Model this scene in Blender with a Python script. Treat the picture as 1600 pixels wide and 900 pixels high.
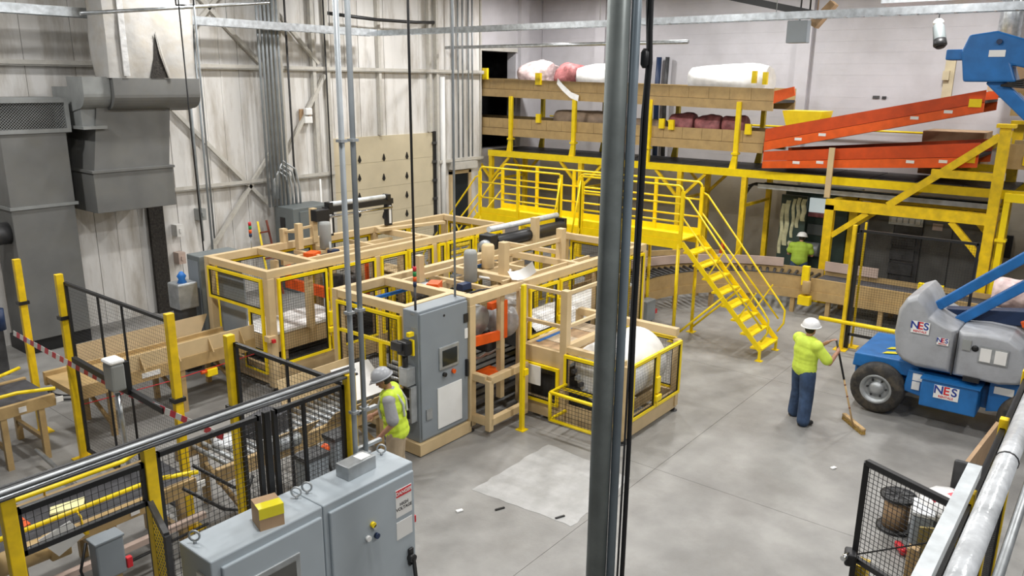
import bpy, bmesh, math, random
from mathutils import Vector, Matrix
random.seed(7)
for o in list(bpy.data.objects): bpy.data.objects.remove(o)
scene = bpy.context.scene
COL = scene.collection
V3 = Vector

# ------------------------------------------------------------------ camera
F_PX = 1230.0
PITCH, ROLL, AZ, CAM_H = math.radians(14.75), math.radians(0.55), math.radians(38.4), 5.5
_fh = V3((math.cos(AZ), math.sin(AZ), 0)); _up = V3((0, 0, 1)); _rt = _fh.cross(_up)
FWD = _fh*math.cos(PITCH) - _up*math.sin(PITCH); _u0 = _rt.cross(FWD)
RT = _rt*math.cos(ROLL) + _u0*math.sin(ROLL); UP = -_rt*math.sin(ROLL) + _u0*math.cos(ROLL)
CAM = V3((0, 0, CAM_H))
cd = bpy.data.cameras.new('camera'); cam = bpy.data.objects.new('camera', cd); COL.objects.link(cam)
cd.sensor_width = 36; cd.lens = F_PX/1600*36; cd.clip_start = .05; cd.clip_end = 200
m = Matrix((RT, UP, -FWD)).transposed().to_4x4(); m.translation = CAM; cam.matrix_world = m
scene.camera = cam
def ray(px, py): return FWD*F_PX + RT*(px-800) + UP*(450-py)
def pz(px, py, h=0.0): d = ray(px, py); return CAM + d*((h-CAM_H)/d.z)      # point on the level z = h
def pX(px, py, x): d = ray(px, py); return CAM + d*(x/d.x)                  # point on the plane X = x
def pY(px, py, y): d = ray(px, py); return CAM + d*(y/d.y)                  # point on the plane Y = y

# ------------------------------------------------------------------ light
w = bpy.data.worlds.new('hall_ambient'); scene.world = w; w.use_nodes = True
bg = w.node_tree.nodes['Background']; bg.inputs[0].default_value = (.92, .95, 1, 1); bg.inputs[1].default_value = .17
vs = scene.view_settings
vs.view_transform = 'Standard'; vs.look = 'None'; vs.exposure = 0.0; vs.gamma = 1; vs.use_curve_mapping = False
LAMP_POWER = 215
LAMPS = [(x, y) for x in (3.5, 9.5, 15.5, 21.3) for y in (-1.5, 4.2, 9.6, 15.2)]

# ------------------------------------------------------------------ materials
MATS = {}
def mat(name, col, rough=.5, metal=0., vary=.06, scale=3., bump=0., bscale=40., dirt=None, dscale=1.2, damt=.5, alpha=1., emit=0., stretch=(1, 1, 1), spec=.5):
    m = bpy.data.materials.new(name); m.use_nodes = True; nt = m.node_tree; N = nt.nodes; L = nt.links
    b = N['Principled BSDF']; b.inputs['Roughness'].default_value = rough; b.inputs['Metallic'].default_value = metal
    b.inputs['Specular IOR Level'].default_value = spec
    tc = N.new('ShaderNodeTexCoord'); mp = N.new('ShaderNodeMapping'); mp.inputs['Scale'].default_value = stretch
    L.new(tc.outputs['Object'], mp.inputs['Vector'])
    nz = N.new('ShaderNodeTexNoise'); nz.inputs['Scale'].default_value = scale; nz.inputs['Detail'].default_value = 5
    L.new(mp.outputs[0], nz.inputs['Vector'])
    r = N.new('ShaderNodeValToRGB')
    c0 = [max(0, c*(1-vary*2)) for c in col]; c1 = [min(1, c*(1+vary*2)) for c in col]
    r.color_ramp.elements[0].color = (*c0, 1); r.color_ramp.elements[1].color = (*c1, 1)
    r.color_ramp.elements[0].position = .3; r.color_ramp.elements[1].position = .7
    L.new(nz.outputs['Fac'], r.inputs[0]); out = r.outputs[0]
    if dirt:
        n2 = N.new('ShaderNodeTexNoise'); n2.inputs['Scale'].default_value = dscale; n2.inputs['Detail'].default_value = 7; n2.inputs['Roughness'].default_value = .65
        L.new(mp.outputs[0], n2.inputs['Vector'])
        r2 = N.new('ShaderNodeValToRGB'); r2.color_ramp.elements[0].position = .46; r2.color_ramp.elements[1].position = .72
        r2.color_ramp.elements[0].color = (0, 0, 0, 1); r2.color_ramp.elements[1].color = (damt,)*3+(1,)
        L.new(n2.outputs['Fac'], r2.inputs[0])
        mx = N.new('ShaderNodeMix'); mx.data_type = 'RGBA'; L.new(r2.outputs[0], mx.inputs['Factor'])
        L.new(out, mx.inputs[6]); mx.inputs[7].default_value = (*dirt, 1); out = mx.outputs[2]
    L.new(out, b.inputs['Base Color'])
    if bump:
        n3 = N.new('ShaderNodeTexNoise'); n3.inputs['Scale'].default_value = bscale; n3.inputs['Detail'].default_value = 3
        L.new(mp.outputs[0], n3.inputs['Vector'])
        bp = N.new('ShaderNodeBump'); bp.inputs['Strength'].default_value = bump; bp.inputs['Distance'].default_value = .02
        L.new(n3.outputs['Fac'], bp.inputs['Height']); L.new(bp.outputs[0], b.inputs['Normal'])
    if alpha < 1: b.inputs['Alpha'].default_value = alpha
    if emit:
        b.inputs['Emission Color'].default_value = (*col, 1); b.inputs['Emission Strength'].default_value = emit
    MATS[name] = m; return m
mat('concrete', (.285, .278, .264), .45, vary=.1, scale=1.6, bump=.15, bscale=30, dirt=(.165, .155, .142), dscale=.7, damt=.65)
mat('joint', (.155, .13, .115), .9)
mat('patch', (.45, .448, .44), .45, vary=.07, scale=4, bump=.2, bscale=25, dirt=(.33, .325, .31), dscale=2.2, damt=.7)
mat('siding', (.76, .745, .72), .5, vary=.05, scale=1.2, stretch=(1.6, 1, .3), dirt=(.34, .29, .22), dscale=1.5, damt=.75, bump=.1, bscale=3)
mat('wallsteel', (.58, .56, .51), .5, vary=.1, scale=3, dirt=(.25, .22, .17), dscale=3, damt=.6)
mat('wall_white', (.565, .55, .575), .6, vary=.03, scale=1.5, bump=.15, bscale=14, dirt=(.44, .42, .42), dscale=.6, damt=.5)
mat('wall_buff', (.36, .315, .24), .7, vary=.06, scale=1.5, bump=.15, bscale=14, dirt=(.42, .4, .37), dscale=.8, damt=.5)
mat('ceiling', (.5, .5, .49), .7)
mat('door_tan', (.60, .525, .37), .5, vary=.03, scale=2)
mat('yellow', (.95, .69, .005), .36, vary=.04, scale=6)
mat('yellow_old', (.86, .58, .006), .45, vary=.08, scale=5, dirt=(.45, .27, .02), dscale=6, damt=.4)
mat('tan', (.63, .475, .265), .45, vary=.03, scale=4)
mat('tan_conv', (.47, .325, .145), .45, vary=.05, scale=4, dirt=(.3, .2, .09), dscale=5, damt=.4)
mat('pinkrail', (.52, .40, .34), .4, vary=.05)
mat('black', (.014, .014, .015), .45)
mat('belt', (.045, .045, .052), .65, vary=.15, scale=8)
mat('rubber', (.03, .028, .026), .8, vary=.2, scale=10, dirt=(.15, .12, .08), dscale=4, damt=.7)
mat('cab_grey', (.245, .275, .30), .42, vary=.03, scale=2)
mat('cab_blue', (.395, .445, .48), .42, vary=.03, scale=2)
mat('cab_dark', (.15, .17, .172), .45, vary=.05)
mat('box_grey', (.30, .31, .30), .45, vary=.04)
mat('ahu', (.155, .157, .152), .55, vary=.08, scale=1.6, dirt=(.17, .165, .14), dscale=1.5, damt=.5)
mat('ahu_light', (.24, .25, .245), .5, vary=.08)
mat('galv', (.56, .59, .61), .3, .85, vary=.12, scale=9)
mat('galv_dull', (.42, .44, .45), .45, .6, vary=.1, scale=6)
mat('conduit', (.30, .325, .34), .4, .3, vary=.06, scale=5)
mat('pole_grey', (.215, .24, .232), .42, .2, vary=.1, scale=4, dirt=(.15, .165, .16), dscale=6, damt=.5)
mat('pole_blue', (.23, .28, .32), .42, .2, vary=.08)
mat('chrome', (.75, .76, .77), .15, 1., vary=.03)
mat('foil', (.66, .66, .65), .3, .3, vary=.1, scale=5, bump=.6, bscale=7)
mat('insul', (.47, .46, .44), .4, .05, vary=.06, scale=2, bump=.7, bscale=4, dirt=(.42, .34, .22), dscale=1.4, damt=.6)
mat('char', (.03, .026, .022), .9, vary=.3, scale=20, bump=.5)
mat('orange', (.78, .105, .008), .42, vary=.06, scale=5)
mat('orange_dark', (.62, .068, .006), .42, vary=.06, scale=4, dirt=(.4, .05, .01), dscale=5, damt=.4)
mat('blue_lift', (.014, .14, .40), .4, vary=.08, scale=5)
mat('navy', (.012, .03, .085), .45)
mat('lift_grey', (.37, .38, .40), .42, vary=.05, scale=3, dirt=(.26, .26, .27), dscale=5, damt=.5, bump=.05)
mat('white', (.82, .82, .80), .5, vary=.02)
mat('paper', (.80, .79, .76), .6, vary=.02)
mat('film', (.88, .875, .865), .28, vary=.05, scale=6, bump=.22, bscale=7)
mat('film_grey', (.62, .64, .66), .25, .1, vary=.15, scale=5, bump=.6, bscale=8)
mat('pinkfilm', (.80, .58, .57), .4, vary=.2, scale=5, bump=.6, bscale=9)
mat('redroll', (.36, .12, .12), .6, vary=.2, scale=6, bump=.5, bscale=14)
mat('brownroll', (.34, .245, .17), .6, vary=.12, scale=4, bump=.3, bscale=12)
mat('cardboard', (.47, .31, .18), .75, vary=.05, scale=6)
mat('tape_yellow', (.86, .74, .03), .35, vary=.04)
mat('red', (.62, .02, .03), .4)
mat('redtape', (.66, .03, .06), .4)
mat('blue', (.02, .17, .55), .4)
mat('green', (.02, .25, .06), .4)
mat('plywood', (.52, .42, .30), .6, vary=.15, scale=3, stretch=(1, 12, 1))
mat('wood', (.50, .33, .15), .6, vary=.15, scale=4, stretch=(6, 6, 1))
mat('wood_brown', (.40, .26, .14), .7, vary=.12, scale=5)
mat('glass_dark', (.02, .025, .028), .12)
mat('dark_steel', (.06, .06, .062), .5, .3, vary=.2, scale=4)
mat('panel_dark', (.11, .108, .1), .5, .2, vary=.15, scale=2)
mat('grn_machine', (.035, .06, .05), .5, vary=.1)
mat('cloth_pale', (.60, .58, .36), .8, vary=.1, scale=8, bump=.4)
mat('skin', (.46, .235, .15), .5, vary=.06, scale=20)
mat('hair', (.02, .014, .01), .7)
mat('hivis', (.64, .80, .085), .7, vary=.06, scale=6, bump=.5, bscale=9)
mat('hivis_vest', (.60, .78, .05), .65, vary=.06, scale=6, bump=.5, bscale=9)
mat('hivis_far', (.36, .52, .05), .75, vary=.08, bump=.4, bscale=9)
mat('reflective', (.50, .52, .50), .4, vary=.05)
mat('denim', (.035, .065, .13), .85, vary=.2, scale=7, bump=.5, bscale=12)
mat('tee', (.32, .32, .33), .85, vary=.06, bump=.4, bscale=12)
mat('khaki', (.42, .33, .22), .85, vary=.08, bump=.4, bscale=12)
mat('hat_white', (.85, .85, .84), .3)
mat('hat_grey', (.34, .35, .37), .35)
mat('shoe', (.02, .02, .022), .6)
mat('bristle', (.55, .36, .10), .8, vary=.2, scale=30, bump=.8, bscale=80)
mat('lampglow', (1, .97, .92), .5, emit=9)
mat('display', (.55, .62, .62), .3, emit=.7)
mat('olive', (.30, .23, .07), .6)
mat('tube_white', (.68, .72, .74), .35, .2, vary=.08, scale=8)
mat('cream', (.62, .54, .36), .6)
mat('pale_yellow', (.85, .80, .42), .5)
mat('rust', (.23, .055, .03), .6, vary=.15)

# ------------------------------------------------------------------ mesh helpers
class MB:
    def __init__(s): s.v = []; s.f = []; s.s = []
    def add(s, vs, fs, smooth=False):
        b = len(s.v); s.v += [V3(q) for q in vs]
        for f in fs: s.f.append([i+b for i in f]); s.s.append(smooth)
        return s
    def box(s, x0, x1, y0, y1, z0, z1):
        if x0 > x1: x0, x1 = x1, x0
        if y0 > y1: y0, y1 = y1, y0
        if z0 > z1: z0, z1 = z1, z0
        v = [(x, y, z) for z in (z0, z1) for x, y in ((x0, y0), (x1, y0), (x1, y1), (x0, y1))]
        return s.add(v, [(3, 2, 1, 0), (4, 5, 6, 7), (0, 1, 5, 4), (1, 2, 6, 5), (2, 3, 7, 6), (3, 0, 4, 7)])
    def cbox(s, c, sx, sy, sz, rz=0.):
        c = V3(c); R = Matrix.Rotation(rz, 3, 'Z'); v = []
        for z in (-sz/2, sz/2):
            for x, y in ((-1, -1), (1, -1), (1, 1), (-1, 1)): v.append(c + R@V3((x*sx/2, y*sy/2, z)))
        return s.add(v, [(3, 2, 1, 0), (4, 5, 6, 7), (0, 1, 5, 4), (1, 2, 6, 5), (2, 3, 7, 6), (3, 0, 4, 7)])
    def beam(s, p, q, w, h, up=(0, 0, 1), cap=True):
        p, q = V3(p), V3(q); d = (q-p).normalized(); up = V3(up)
        if abs(d.dot(up)) > .98: up = V3((0, 1, 0)) if abs(d.y) < .9 else V3((1, 0, 0))
        a = d.cross(up).normalized(); b = a.cross(d).normalized()
        v = [e + a*(i*w/2) + b*(j*h/2) for e in (p, q) for i, j in ((-1, -1), (1, -1), (1, 1), (-1, 1))]
        f = [(0, 1, 5, 4), (1, 2, 6, 5), (2, 3, 7, 6), (3, 0, 4, 7)]
        if cap: f += [(3, 2, 1, 0), (4, 5, 6, 7)]
        return s.add(v, f)
    def path(s, pts, r, n=8, caps=True, closed=False):
        pts = [V3(p) for p in pts]; rs = r if isinstance(r, (list, tuple)) else [r]*len(pts); k = len(pts)
        T = []
        for i in range(k):
            a = pts[(i-1) % k] if (i or closed) else pts[i]; b = pts[(i+1) % k] if (i < k-1 or closed) else pts[i]
            T.append((b-a).normalized())
        u = T[0].orthogonal().normalized(); vs = []
        for i in range(k):
            u = (u - T[i]*u.dot(T[i])).normalized(); w_ = T[i].cross(u)
            for j in range(n):
                a = 2*math.pi*j/n; vs.append(pts[i] + (u*math.cos(a) + w_*math.sin(a))*rs[i])
        b = len(s.v); s.v += vs
        for i in range(k if closed else k-1):
            i2 = (i+1) % k
            for j in range(n):
                s.f.append([b+i*n+j, b+i*n+(j+1) % n, b+i2*n+(j+1) % n, b+i2*n+j]); s.s.append(n > 4)
        if caps and not closed:
            s.f.append([b+j for j in range(n)][::-1]); s.s.append(False)
            s.f.append([b+(k-1)*n+j for j in range(n)]); s.s.append(False)
        return s
    def tube(s, p, q, r, n=10, r2=None): return s.path([p, q], [r, r if r2 is None else r2], n)
    def lathe(s, prof, o, axis=(0, 0, 1), n=24, caps=True):      # prof: list of (radius, height along axis)
        o = V3(o); ax = V3(axis).normalized(); u = ax.orthogonal().normalized(); w_ = ax.cross(u); b = len(s.v); k = len(prof)
        for r, h in prof:
            for j in range(n):
                a = 2*math.pi*j/n; s.v.append(o + ax*h + (u*math.cos(a)+w_*math.sin(a))*max(r, 1e-4))
        for i in range(k-1):
            for j in range(n):
                s.f.append([b+i*n+j, b+i*n+(j+1) % n, b+(i+1)*n+(j+1) % n, b+(i+1)*n+j]); s.s.append(True)
        if caps and prof[0][0] > 2e-4: s.f.append([b+j for j in range(n)][::-1]); s.s.append(False)
        if caps and prof[-1][0] > 2e-4: s.f.append([b+(k-1)*n+j for j in range(n)]); s.s.append(False)
        return s
    def prism(s, poly, d):                            # poly: 3-D points, extruded by vector d
        poly = [V3(p) for p in poly]; d = V3(d); n = len(poly)
        v = poly + [p+d for p in poly]
        return s.add(v, [list(range(n))[::-1], [n+i for i in range(n)]] + [(i, (i+1) % n, n+(i+1) % n, n+i) for i in range(n)])
    def grid(s, P, smooth=True):                      # P[i][j] points
        b = len(s.v); m_ = len(P[0])
        for row in P: s.v += [V3(q) for q in row]
        for i in range(len(P)-1):
            for j in range(m_-1): s.f.append([b+i*m_+j, b+i*m_+j+1, b+(i+1)*m_+j+1, b+(i+1)*m_+j]); s.s.append(smooth)
        return s
    def wires(s, o, ux, uz, w_, h, step=.05, r=.0022, hstep=None):   # a woven or welded wire field
        o, ux, uz = V3(o), V3(ux).normalized(), V3(uz).normalized(); nrm = ux.cross(uz)
        n = max(1, int(w_/step)); hs = hstep or step; k = max(1, int(h/hs))
        for i in range(1, n): s.beam(o+ux*(w_*i/n), o+ux*(w_*i/n)+uz*h, r*2, r*2, nrm, cap=False)
        for i in range(1, k): s.beam(o+uz*(h*i/k), o+uz*(h*i/k)+ux*w_, r*2, r*2, nrm, cap=False)
        return s
    def build(s, name, material, parent=None, bevel=0., seg=2, local=False, kind=None, label=None, fix=False):
        me = bpy.data.meshes.new(name); off = V3((0, 0, 0))
        if parent is not None and not local: off = V3(parent.get('_o', (0, 0, 0)))
        me.from_pydata([tuple(q-off) for q in s.v], [], s.f); me.polygons.foreach_set('use_smooth', s.s)
        if fix:
            bm = bmesh.new(); bm.from_mesh(me); bmesh.ops.recalc_face_normals(bm, faces=bm.faces); bm.to_mesh(me); bm.free()
        me.materials.append(MATS[material]); o = bpy.data.objects.new(name, me); COL.objects.link(o)
        if parent is not None: o.parent = parent; o['_o'] = tuple(off)
        if bevel:
            b = o.modifiers.new('bevel', 'BEVEL'); b.width = bevel; b.segments = seg; b.limit_method = 'ANGLE'; b.angle_limit = .6
        if kind: o['kind'] = kind
        if label: o['label'] = label
        return o
def tag(o, label, cat, group=None):
    o['label'] = label; o['category'] = cat
    if group: o['group'] = group
    return o
def thing(name, label, cat, loc, group=None, rz=0.):
    o = bpy.data.objects.new(name, None); COL.objects.link(o); o.location = loc; o.rotation_euler = (0, 0, rz)
    o.empty_display_size = .1; o['_o'] = tuple(loc)
    return tag(o, label, cat, group)
def solo(name, mb, material, label, cat, group=None, **k):     # a thing that is a single mesh
    return tag(mb.build(name, material, None, **k), label, cat, group)
def struct(name, mb, material, parent=None, **k):
    o = mb.build(name, material, parent, **k)
    if parent is None: o['kind'] = 'structure'
    return o
def copy_tree(o, loc=None, rz=None, parent=None):
    c = o.copy(); COL.objects.link(c); c.parent = parent
    if loc is not None: c.location = loc
    if rz is not None: c.rotation_euler = (0, 0, rz)
    for ch in [q for q in o.children]: copy_tree(ch, parent=c)
    return c
def arc(c, r, a0, a1, n, ax=(1, 0, 0), ay=(0, 0, 1)):
    c, ax, ay = V3(c), V3(ax), V3(ay)
    return [c + (ax*math.cos(a0+(a1-a0)*i/n) + ay*math.sin(a0+(a1-a0)*i/n))*r for i in range(n+1)]
def text_mesh(name, body, size, origin, ux, uy, material, parent, depth=.002):
    cu = bpy.data.curves.new(name, 'FONT'); cu.body = body; cu.size = size; cu.align_x = 'CENTER'; cu.align_y = 'CENTER'; cu.extrude = depth; cu.offset = size*.02
    t = bpy.data.objects.new(name, cu); COL.objects.link(t); bpy.context.view_layer.update()
    me = bpy.data.meshes.new_from_object(t.evaluated_get(bpy.context.evaluated_depsgraph_get()))
    bpy.data.objects.remove(t)
    ux, uy = V3(ux).normalized(), V3(uy).normalized(); un = ux.cross(uy); off = V3(parent.get('_o', (0, 0, 0))) if parent else V3((0, 0, 0))
    M = Matrix((ux, uy, un)).transposed()
    for v in me.vertices: v.co = M@v.co + V3(origin) - off
    me.materials.clear(); me.materials.append(MATS[material]); o = bpy.data.objects.new(name, me); COL.objects.link(o)
    if parent: o.parent = parent; o['_o'] = tuple(off)
    return o
def guard(parent, o, ux, w_, h, uz=(0, 0, 1), t=.05, step=.05, frame='yellow', name='guard_panel', inner=.02, wire='black', wr=.0026, mid=None):
    o, ux, uz = V3(o), V3(ux).normalized(), V3(uz); nrm = ux.cross(uz); a, b = o+ux*(t/2)+uz*(t/2), o+ux*(w_-t/2)+uz*(h-t/2)
    m_ = MB()
    m_.beam(o+ux*(t/2), o+ux*(t/2)+uz*h, t, t, nrm); m_.beam(o+ux*(w_-t/2), o+ux*(w_-t/2)+uz*h, t, t, nrm)
    m_.beam(o+ux*t+uz*(t/2), o+ux*(w_-t)+uz*(t/2), t*.98, t, nrm); m_.beam(o+ux*t+uz*(h-t/2), o+ux*(w_-t)+uz*(h-t/2), t*.98, t, nrm)
    if mid: m_.beam(o+ux*t+uz*mid, o+ux*(w_-t)+uz*mid, t*.9, t*.9, nrm)
    fr = m_.build(name, frame, parent)
    e = MB()
    if inner:
        i = inner; oo = o+ux*t+uz*t; ww, hh = w_-2*t, h-2*t
        for p, q in ((oo+uz*(i/2), oo+ux*ww+uz*(i/2)), (oo+uz*(hh-i/2), oo+ux*ww+uz*(hh-i/2)), (oo+ux*(i/2), oo+ux*(i/2)+uz*hh), (oo+ux*(ww-i/2), oo+ux*(ww-i/2)+uz*hh)):
            e.beam(p, q, i, i, nrm)
    e.wires(o+ux*t+uz*t, ux, uz, w_-2*t, h-2*t, step, wr*.55)
    e.build('wire_mesh', wire, fr, kind='stuff')
    return fr
# ================================================================== SETTING
# floor: slabs with recessed control joints, and a pale repair patch
fl = struct('floor', MB().box(-6, 27, -6, 22, -.3, -.006), 'joint'); fl['label'] = 'grey worn concrete factory floor with saw-cut joints'
xs = [-6, .2, 4.9, 9.57, 14.2, 18.8, 23.4, 27]; ys = [-6, -4.2, .3, 4.87, 9.45, 14, 18.1, 22]
for i in range(len(xs)-1):
    for j in range(len(ys)-1):
        MB().box(xs[i]+.003, xs[i+1]-.003, ys[j]+.003, ys[j+1]-.003, -.005, 0).build('floor_slab', 'concrete', fl)
P = [pz(738, 765), pz(800, 728), pz(856, 694), pz(925, 722), pz(987, 748), pz(940, 785), pz(893, 823), pz(820, 795)]
pm = MB(); n = len(P); rnd = random.Random(3); ring = []
for i in range(n):
    for t in range(6):
        q = P[i].lerp(P[(i+1) % n], t/6); ring.append((q.x+rnd.uniform(-.02, .02), q.y+rnd.uniform(-.02, .02), .0008))
pm.prism(ring, (0, 0, .0025)); pm.build('floor_patch', 'patch', fl, fix=True, label='pale rectangular repair patch')

# back wall: painted steel siding between x = 4 and 20.95, white block beyond, a conveyor opening in it
WY = 18.1
OP0, OP1, OPZ0, OPZ1 = 20.98, 22.95, 3.2, pY(775, 80, WY).z
wb = MB().box(-2, OP0, WY+.09, WY+.4, 0, 9.6).box(OP1, 24.9, WY+.02, WY+.4, 0, 9.6).box(OP0, OP1, WY+.02, WY+.4, 0, OPZ0).box(OP0, OP1, WY+.02, WY+.4, OPZ1, 9.6)
wbk = struct('wall_back', wb, 'wall_white'); wbk['label'] = 'stained off-white steel wall with girts, columns and diagonal braces'
x = -2.0; rnd = random.Random(5)
while x < OP0-.05:
    ww = min(.98, OP0-x); t = rnd.uniform(0, .012)
    if not (14.45 < x+ww/2 < 18.65): MB().box(x+.008, x+ww-.004, WY-t, WY+.1, 0, 9.5).build('siding_panel', 'siding', wbk)
    else: MB().box(x+.008, x+ww-.008, WY-t, WY+.1, 3.86, 9.5).build('siding_panel', 'siding', wbk)
    for rx in ((.5,) if int(x*7) % 3 == 0 else ()):
        MB().beam((x+ww*rx, WY-.012, 0 if not 14.4 < x+ww*rx < 18.7 else 3.9), (x+ww*rx, WY-.012, 9.4), .035, .02, (0, 1, 0)).build('siding_rib', 'siding', wbk)
    x += .98
for zz in (2.87, 5.72, 8.2):
    for a, b in ((-2, 12.3), (12.9, 14.45), (18.75, 20.95)) if zz < 3 else ((-2, 12.3), (12.9, 20.95)):
        MB().box(a, b, WY-.2, WY-.02, zz-.012, zz+.012).box(a, b, WY-.2, WY-.19, zz, zz+.1).build('girt', 'wallsteel', wbk)
for xx, wd in ((12.6, .3), (4.6, .3)):
    MB().box(xx-wd/2, xx+wd/2, WY-.42, WY-.4, 0, 9.5).box(xx-wd/2, xx+wd/2, WY-.06, WY-.04, 0, 9.5).box(xx-.012, xx+.012, WY-.4, WY-.05, 0, 9.5).build('wall_column', 'wallsteel', wbk)
for xx, z0 in ((14.42, 0), (16.32, 3.9), (18.42, 3.9), (18.75, 0), (13.95, 2.9)):
    MB().box(xx-.05, xx+.05, WY-.16, WY-.02, z0, 9.5).build('wall_stud', 'wallsteel', wbk)
for p, q in (((9.6, 5.0), (12.2, 2.3)), ((9.75, .45), (12.4, 3.6)), ((9.9, 6.0), (12.4, 8.6)), ((12.4, 5.75), (9.6, 8.4)), ((12.8, 3.4), (14.3, 5.6)), ((12.8, 7.2), (14.1, 5.9)), ((5.0, 6.0), (7.2, 8.4))):
    MB().beam((p[0], WY-.13, p[1]), (q[0], WY-.13, q[1]), .09, .09, (0, 1, 0)).build('wall_brace', 'wallsteel', wbk)
# white block part: header trim, pilaster
MB().box(OP0-.03, OP1+.05, WY-.04, WY+.03, OPZ1, OPZ1+.12).build('opening_header', 'wallsteel', wbk)
MB().box(OP0-.05, OP0+.02, WY-.06, WY+.1, 0, 9.5).build('corner_trim', 'wallsteel', wbk)
MB().box(23.05, 23.5, WY-.14, WY+.02, 0, 9.5).build('pilaster', 'wall_white', wbk)
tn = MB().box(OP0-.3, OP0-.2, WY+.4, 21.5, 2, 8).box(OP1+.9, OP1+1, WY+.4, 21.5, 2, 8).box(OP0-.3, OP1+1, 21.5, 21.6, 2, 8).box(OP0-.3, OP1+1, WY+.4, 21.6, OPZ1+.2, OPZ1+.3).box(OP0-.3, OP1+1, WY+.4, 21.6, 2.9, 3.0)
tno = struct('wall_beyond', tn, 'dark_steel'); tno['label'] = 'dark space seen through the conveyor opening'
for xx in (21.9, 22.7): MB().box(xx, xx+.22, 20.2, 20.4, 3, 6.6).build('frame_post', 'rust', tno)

# right wall: white block above, buff below
RX = 24.5; SPL = 2.62
wr = struct('wall_right', MB().box(RX+.03, RX+.4, -6, WY+.05, 0, 9.6), 'wall_white'); wr['label'] = 'white painted block wall with buff lower part'
rows = 22; hz = (9.5-SPL)/rows
for i in range(rows): MB().box(RX, RX+.06, -6, WY, SPL+hz*i+.0008, SPL+hz*(i+1)-.0008).build('block_course', 'wall_white', wr)
for i in range(6): MB().box(RX, RX+.06, -6, WY, SPL/6*i+.0008, SPL/6*(i+1)-.0008).build('block_course', 'wall_buff', wr)
for yy in (15.5, 8.4, 1.0, -5.0): MB().box(RX-.16, RX+.01, yy-.2, yy+.2, SPL, 9.5).build('pilaster', 'wall_white', wr)
for yy in (15.5, 8.4, 1.0, -5.0): MB().box(RX-.16, RX+.01, yy-.2, yy+.2, 0, SPL).build('pilaster', 'wall_buff', wr)

# ceiling and joists
ce = struct('ceiling', MB().box(-6, 25, -6, 18.5, 9.6, 9.8), 'ceiling'); ce['label'] = 'pale metal deck roof on steel joists'
for xx in (-2, 2, 6, 10, 14, 18, 22):
    j = MB().box(xx-.06, xx+.06, -6, 18.1, 9.48, 9.58).box(xx-.06, xx+.06, -6, 18.1, 8.95, 9.02); yy = -6
    while yy < 17: j.beam((xx, yy, 9), (xx, yy+.6, 9.5), .03, .03); j.beam((xx, yy+.6, 9.5), (xx, yy+1.2, 9), .03, .03); yy += 1.2
    j.build('roof_joist', 'wallsteel', ce)

# lamps of the hall: high-bay fixtures
for i, (lx, ly) in enumerate(LAMPS):
    t = thing('high_bay_lamp', 'white high-bay lamp hanging under the roof joists', 'lamp', (lx, ly, 8.3), 'high-bay lamps under the roof')
    MB().lathe([(.3, 0), (.31, .02), (.22, .2), (.1, .3), (.1, .42), (.02, .43)], (lx, ly, 8.32), n=20).build('reflector', 'white', t)
    MB().tube((lx, ly, 8.74), (lx, ly, 8.96), .015).build('hanger', 'galv', t)
    MB().lathe([(.001, 0), (.26, 0), (.26, .012), (.001, .012)], (lx, ly, 8.315), n=20).build('lens', 'lampglow', t)
    ld = bpy.data.lights.new('high_bay_light', 'AREA'); ld.shape = 'DISK'; ld.size = .55; ld.energy = LAMP_POWER; ld.color = (1, .99, .975)
    lo = bpy.data.objects.new('high_bay_light', ld); COL.objects.link(lo); lo.location = (lx, ly, 8.29)

# big tan insulated door, left jamb seal
d1 = struct('door_1', MB().box(14.5, 18.62, WY-.01, WY+.06, 0, 3.86), 'black'); d1['label'] = 'large tan insulated sliding door with black fasteners'
for i in range(5): MB().box(14.52, 18.56, WY-.06, WY, .02+.77*i, .02+.77*(i+1)-.006).build('door_panel', 'door_tan', d1)
for px_, rowsy in ((562, (250, 279, 308, 335)), (600, (247, 278, 309, 338)), (636, (244, 275, 305, 334))):
    for py_ in rowsy:
        q = pY(px_, py_, WY-.08); MB().prism([(q.x, WY-.06, q.z+.13), (q.x+.055, WY-.06, q.z-.02), (q.x, WY-.06, q.z-.09), (q.x-.055, WY-.06, q.z-.02)], (0, -.035, 0)).build('door_fastener', 'black', d1, fix=True)
MB().box(18.56, 18.7, WY-.09, WY, 0, 3.9).build('door_seal', 'black', d1)
for i in range(6): MB().box(18.5, 18.68, WY-.13, WY-.09, .5+.6*i, .58+.6*i).build('door_latch', 'dark_steel', d1)
MB().tube((18.95, WY-.15, 0), (18.95, WY-.15, 5.6), .09, 12).build('door_post', 'white', d1)
# small door near the corner
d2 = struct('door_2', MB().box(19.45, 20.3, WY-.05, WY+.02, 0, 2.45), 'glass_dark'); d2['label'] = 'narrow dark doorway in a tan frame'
for a in ((19.36, 19.47, 0, 2.55), (20.28, 20.4, 0, 2.55), (19.36, 20.4, 2.45, 2.56)): MB().box(a[0], a[1], WY-.1, WY, a[2], a[3]).build('door_frame', 'tan', d2)
MB().box(19.3, 20.5, WY-.3, WY-.02, 2.62, 2.85).build('door_hood', 'wallsteel', d2)
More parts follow.
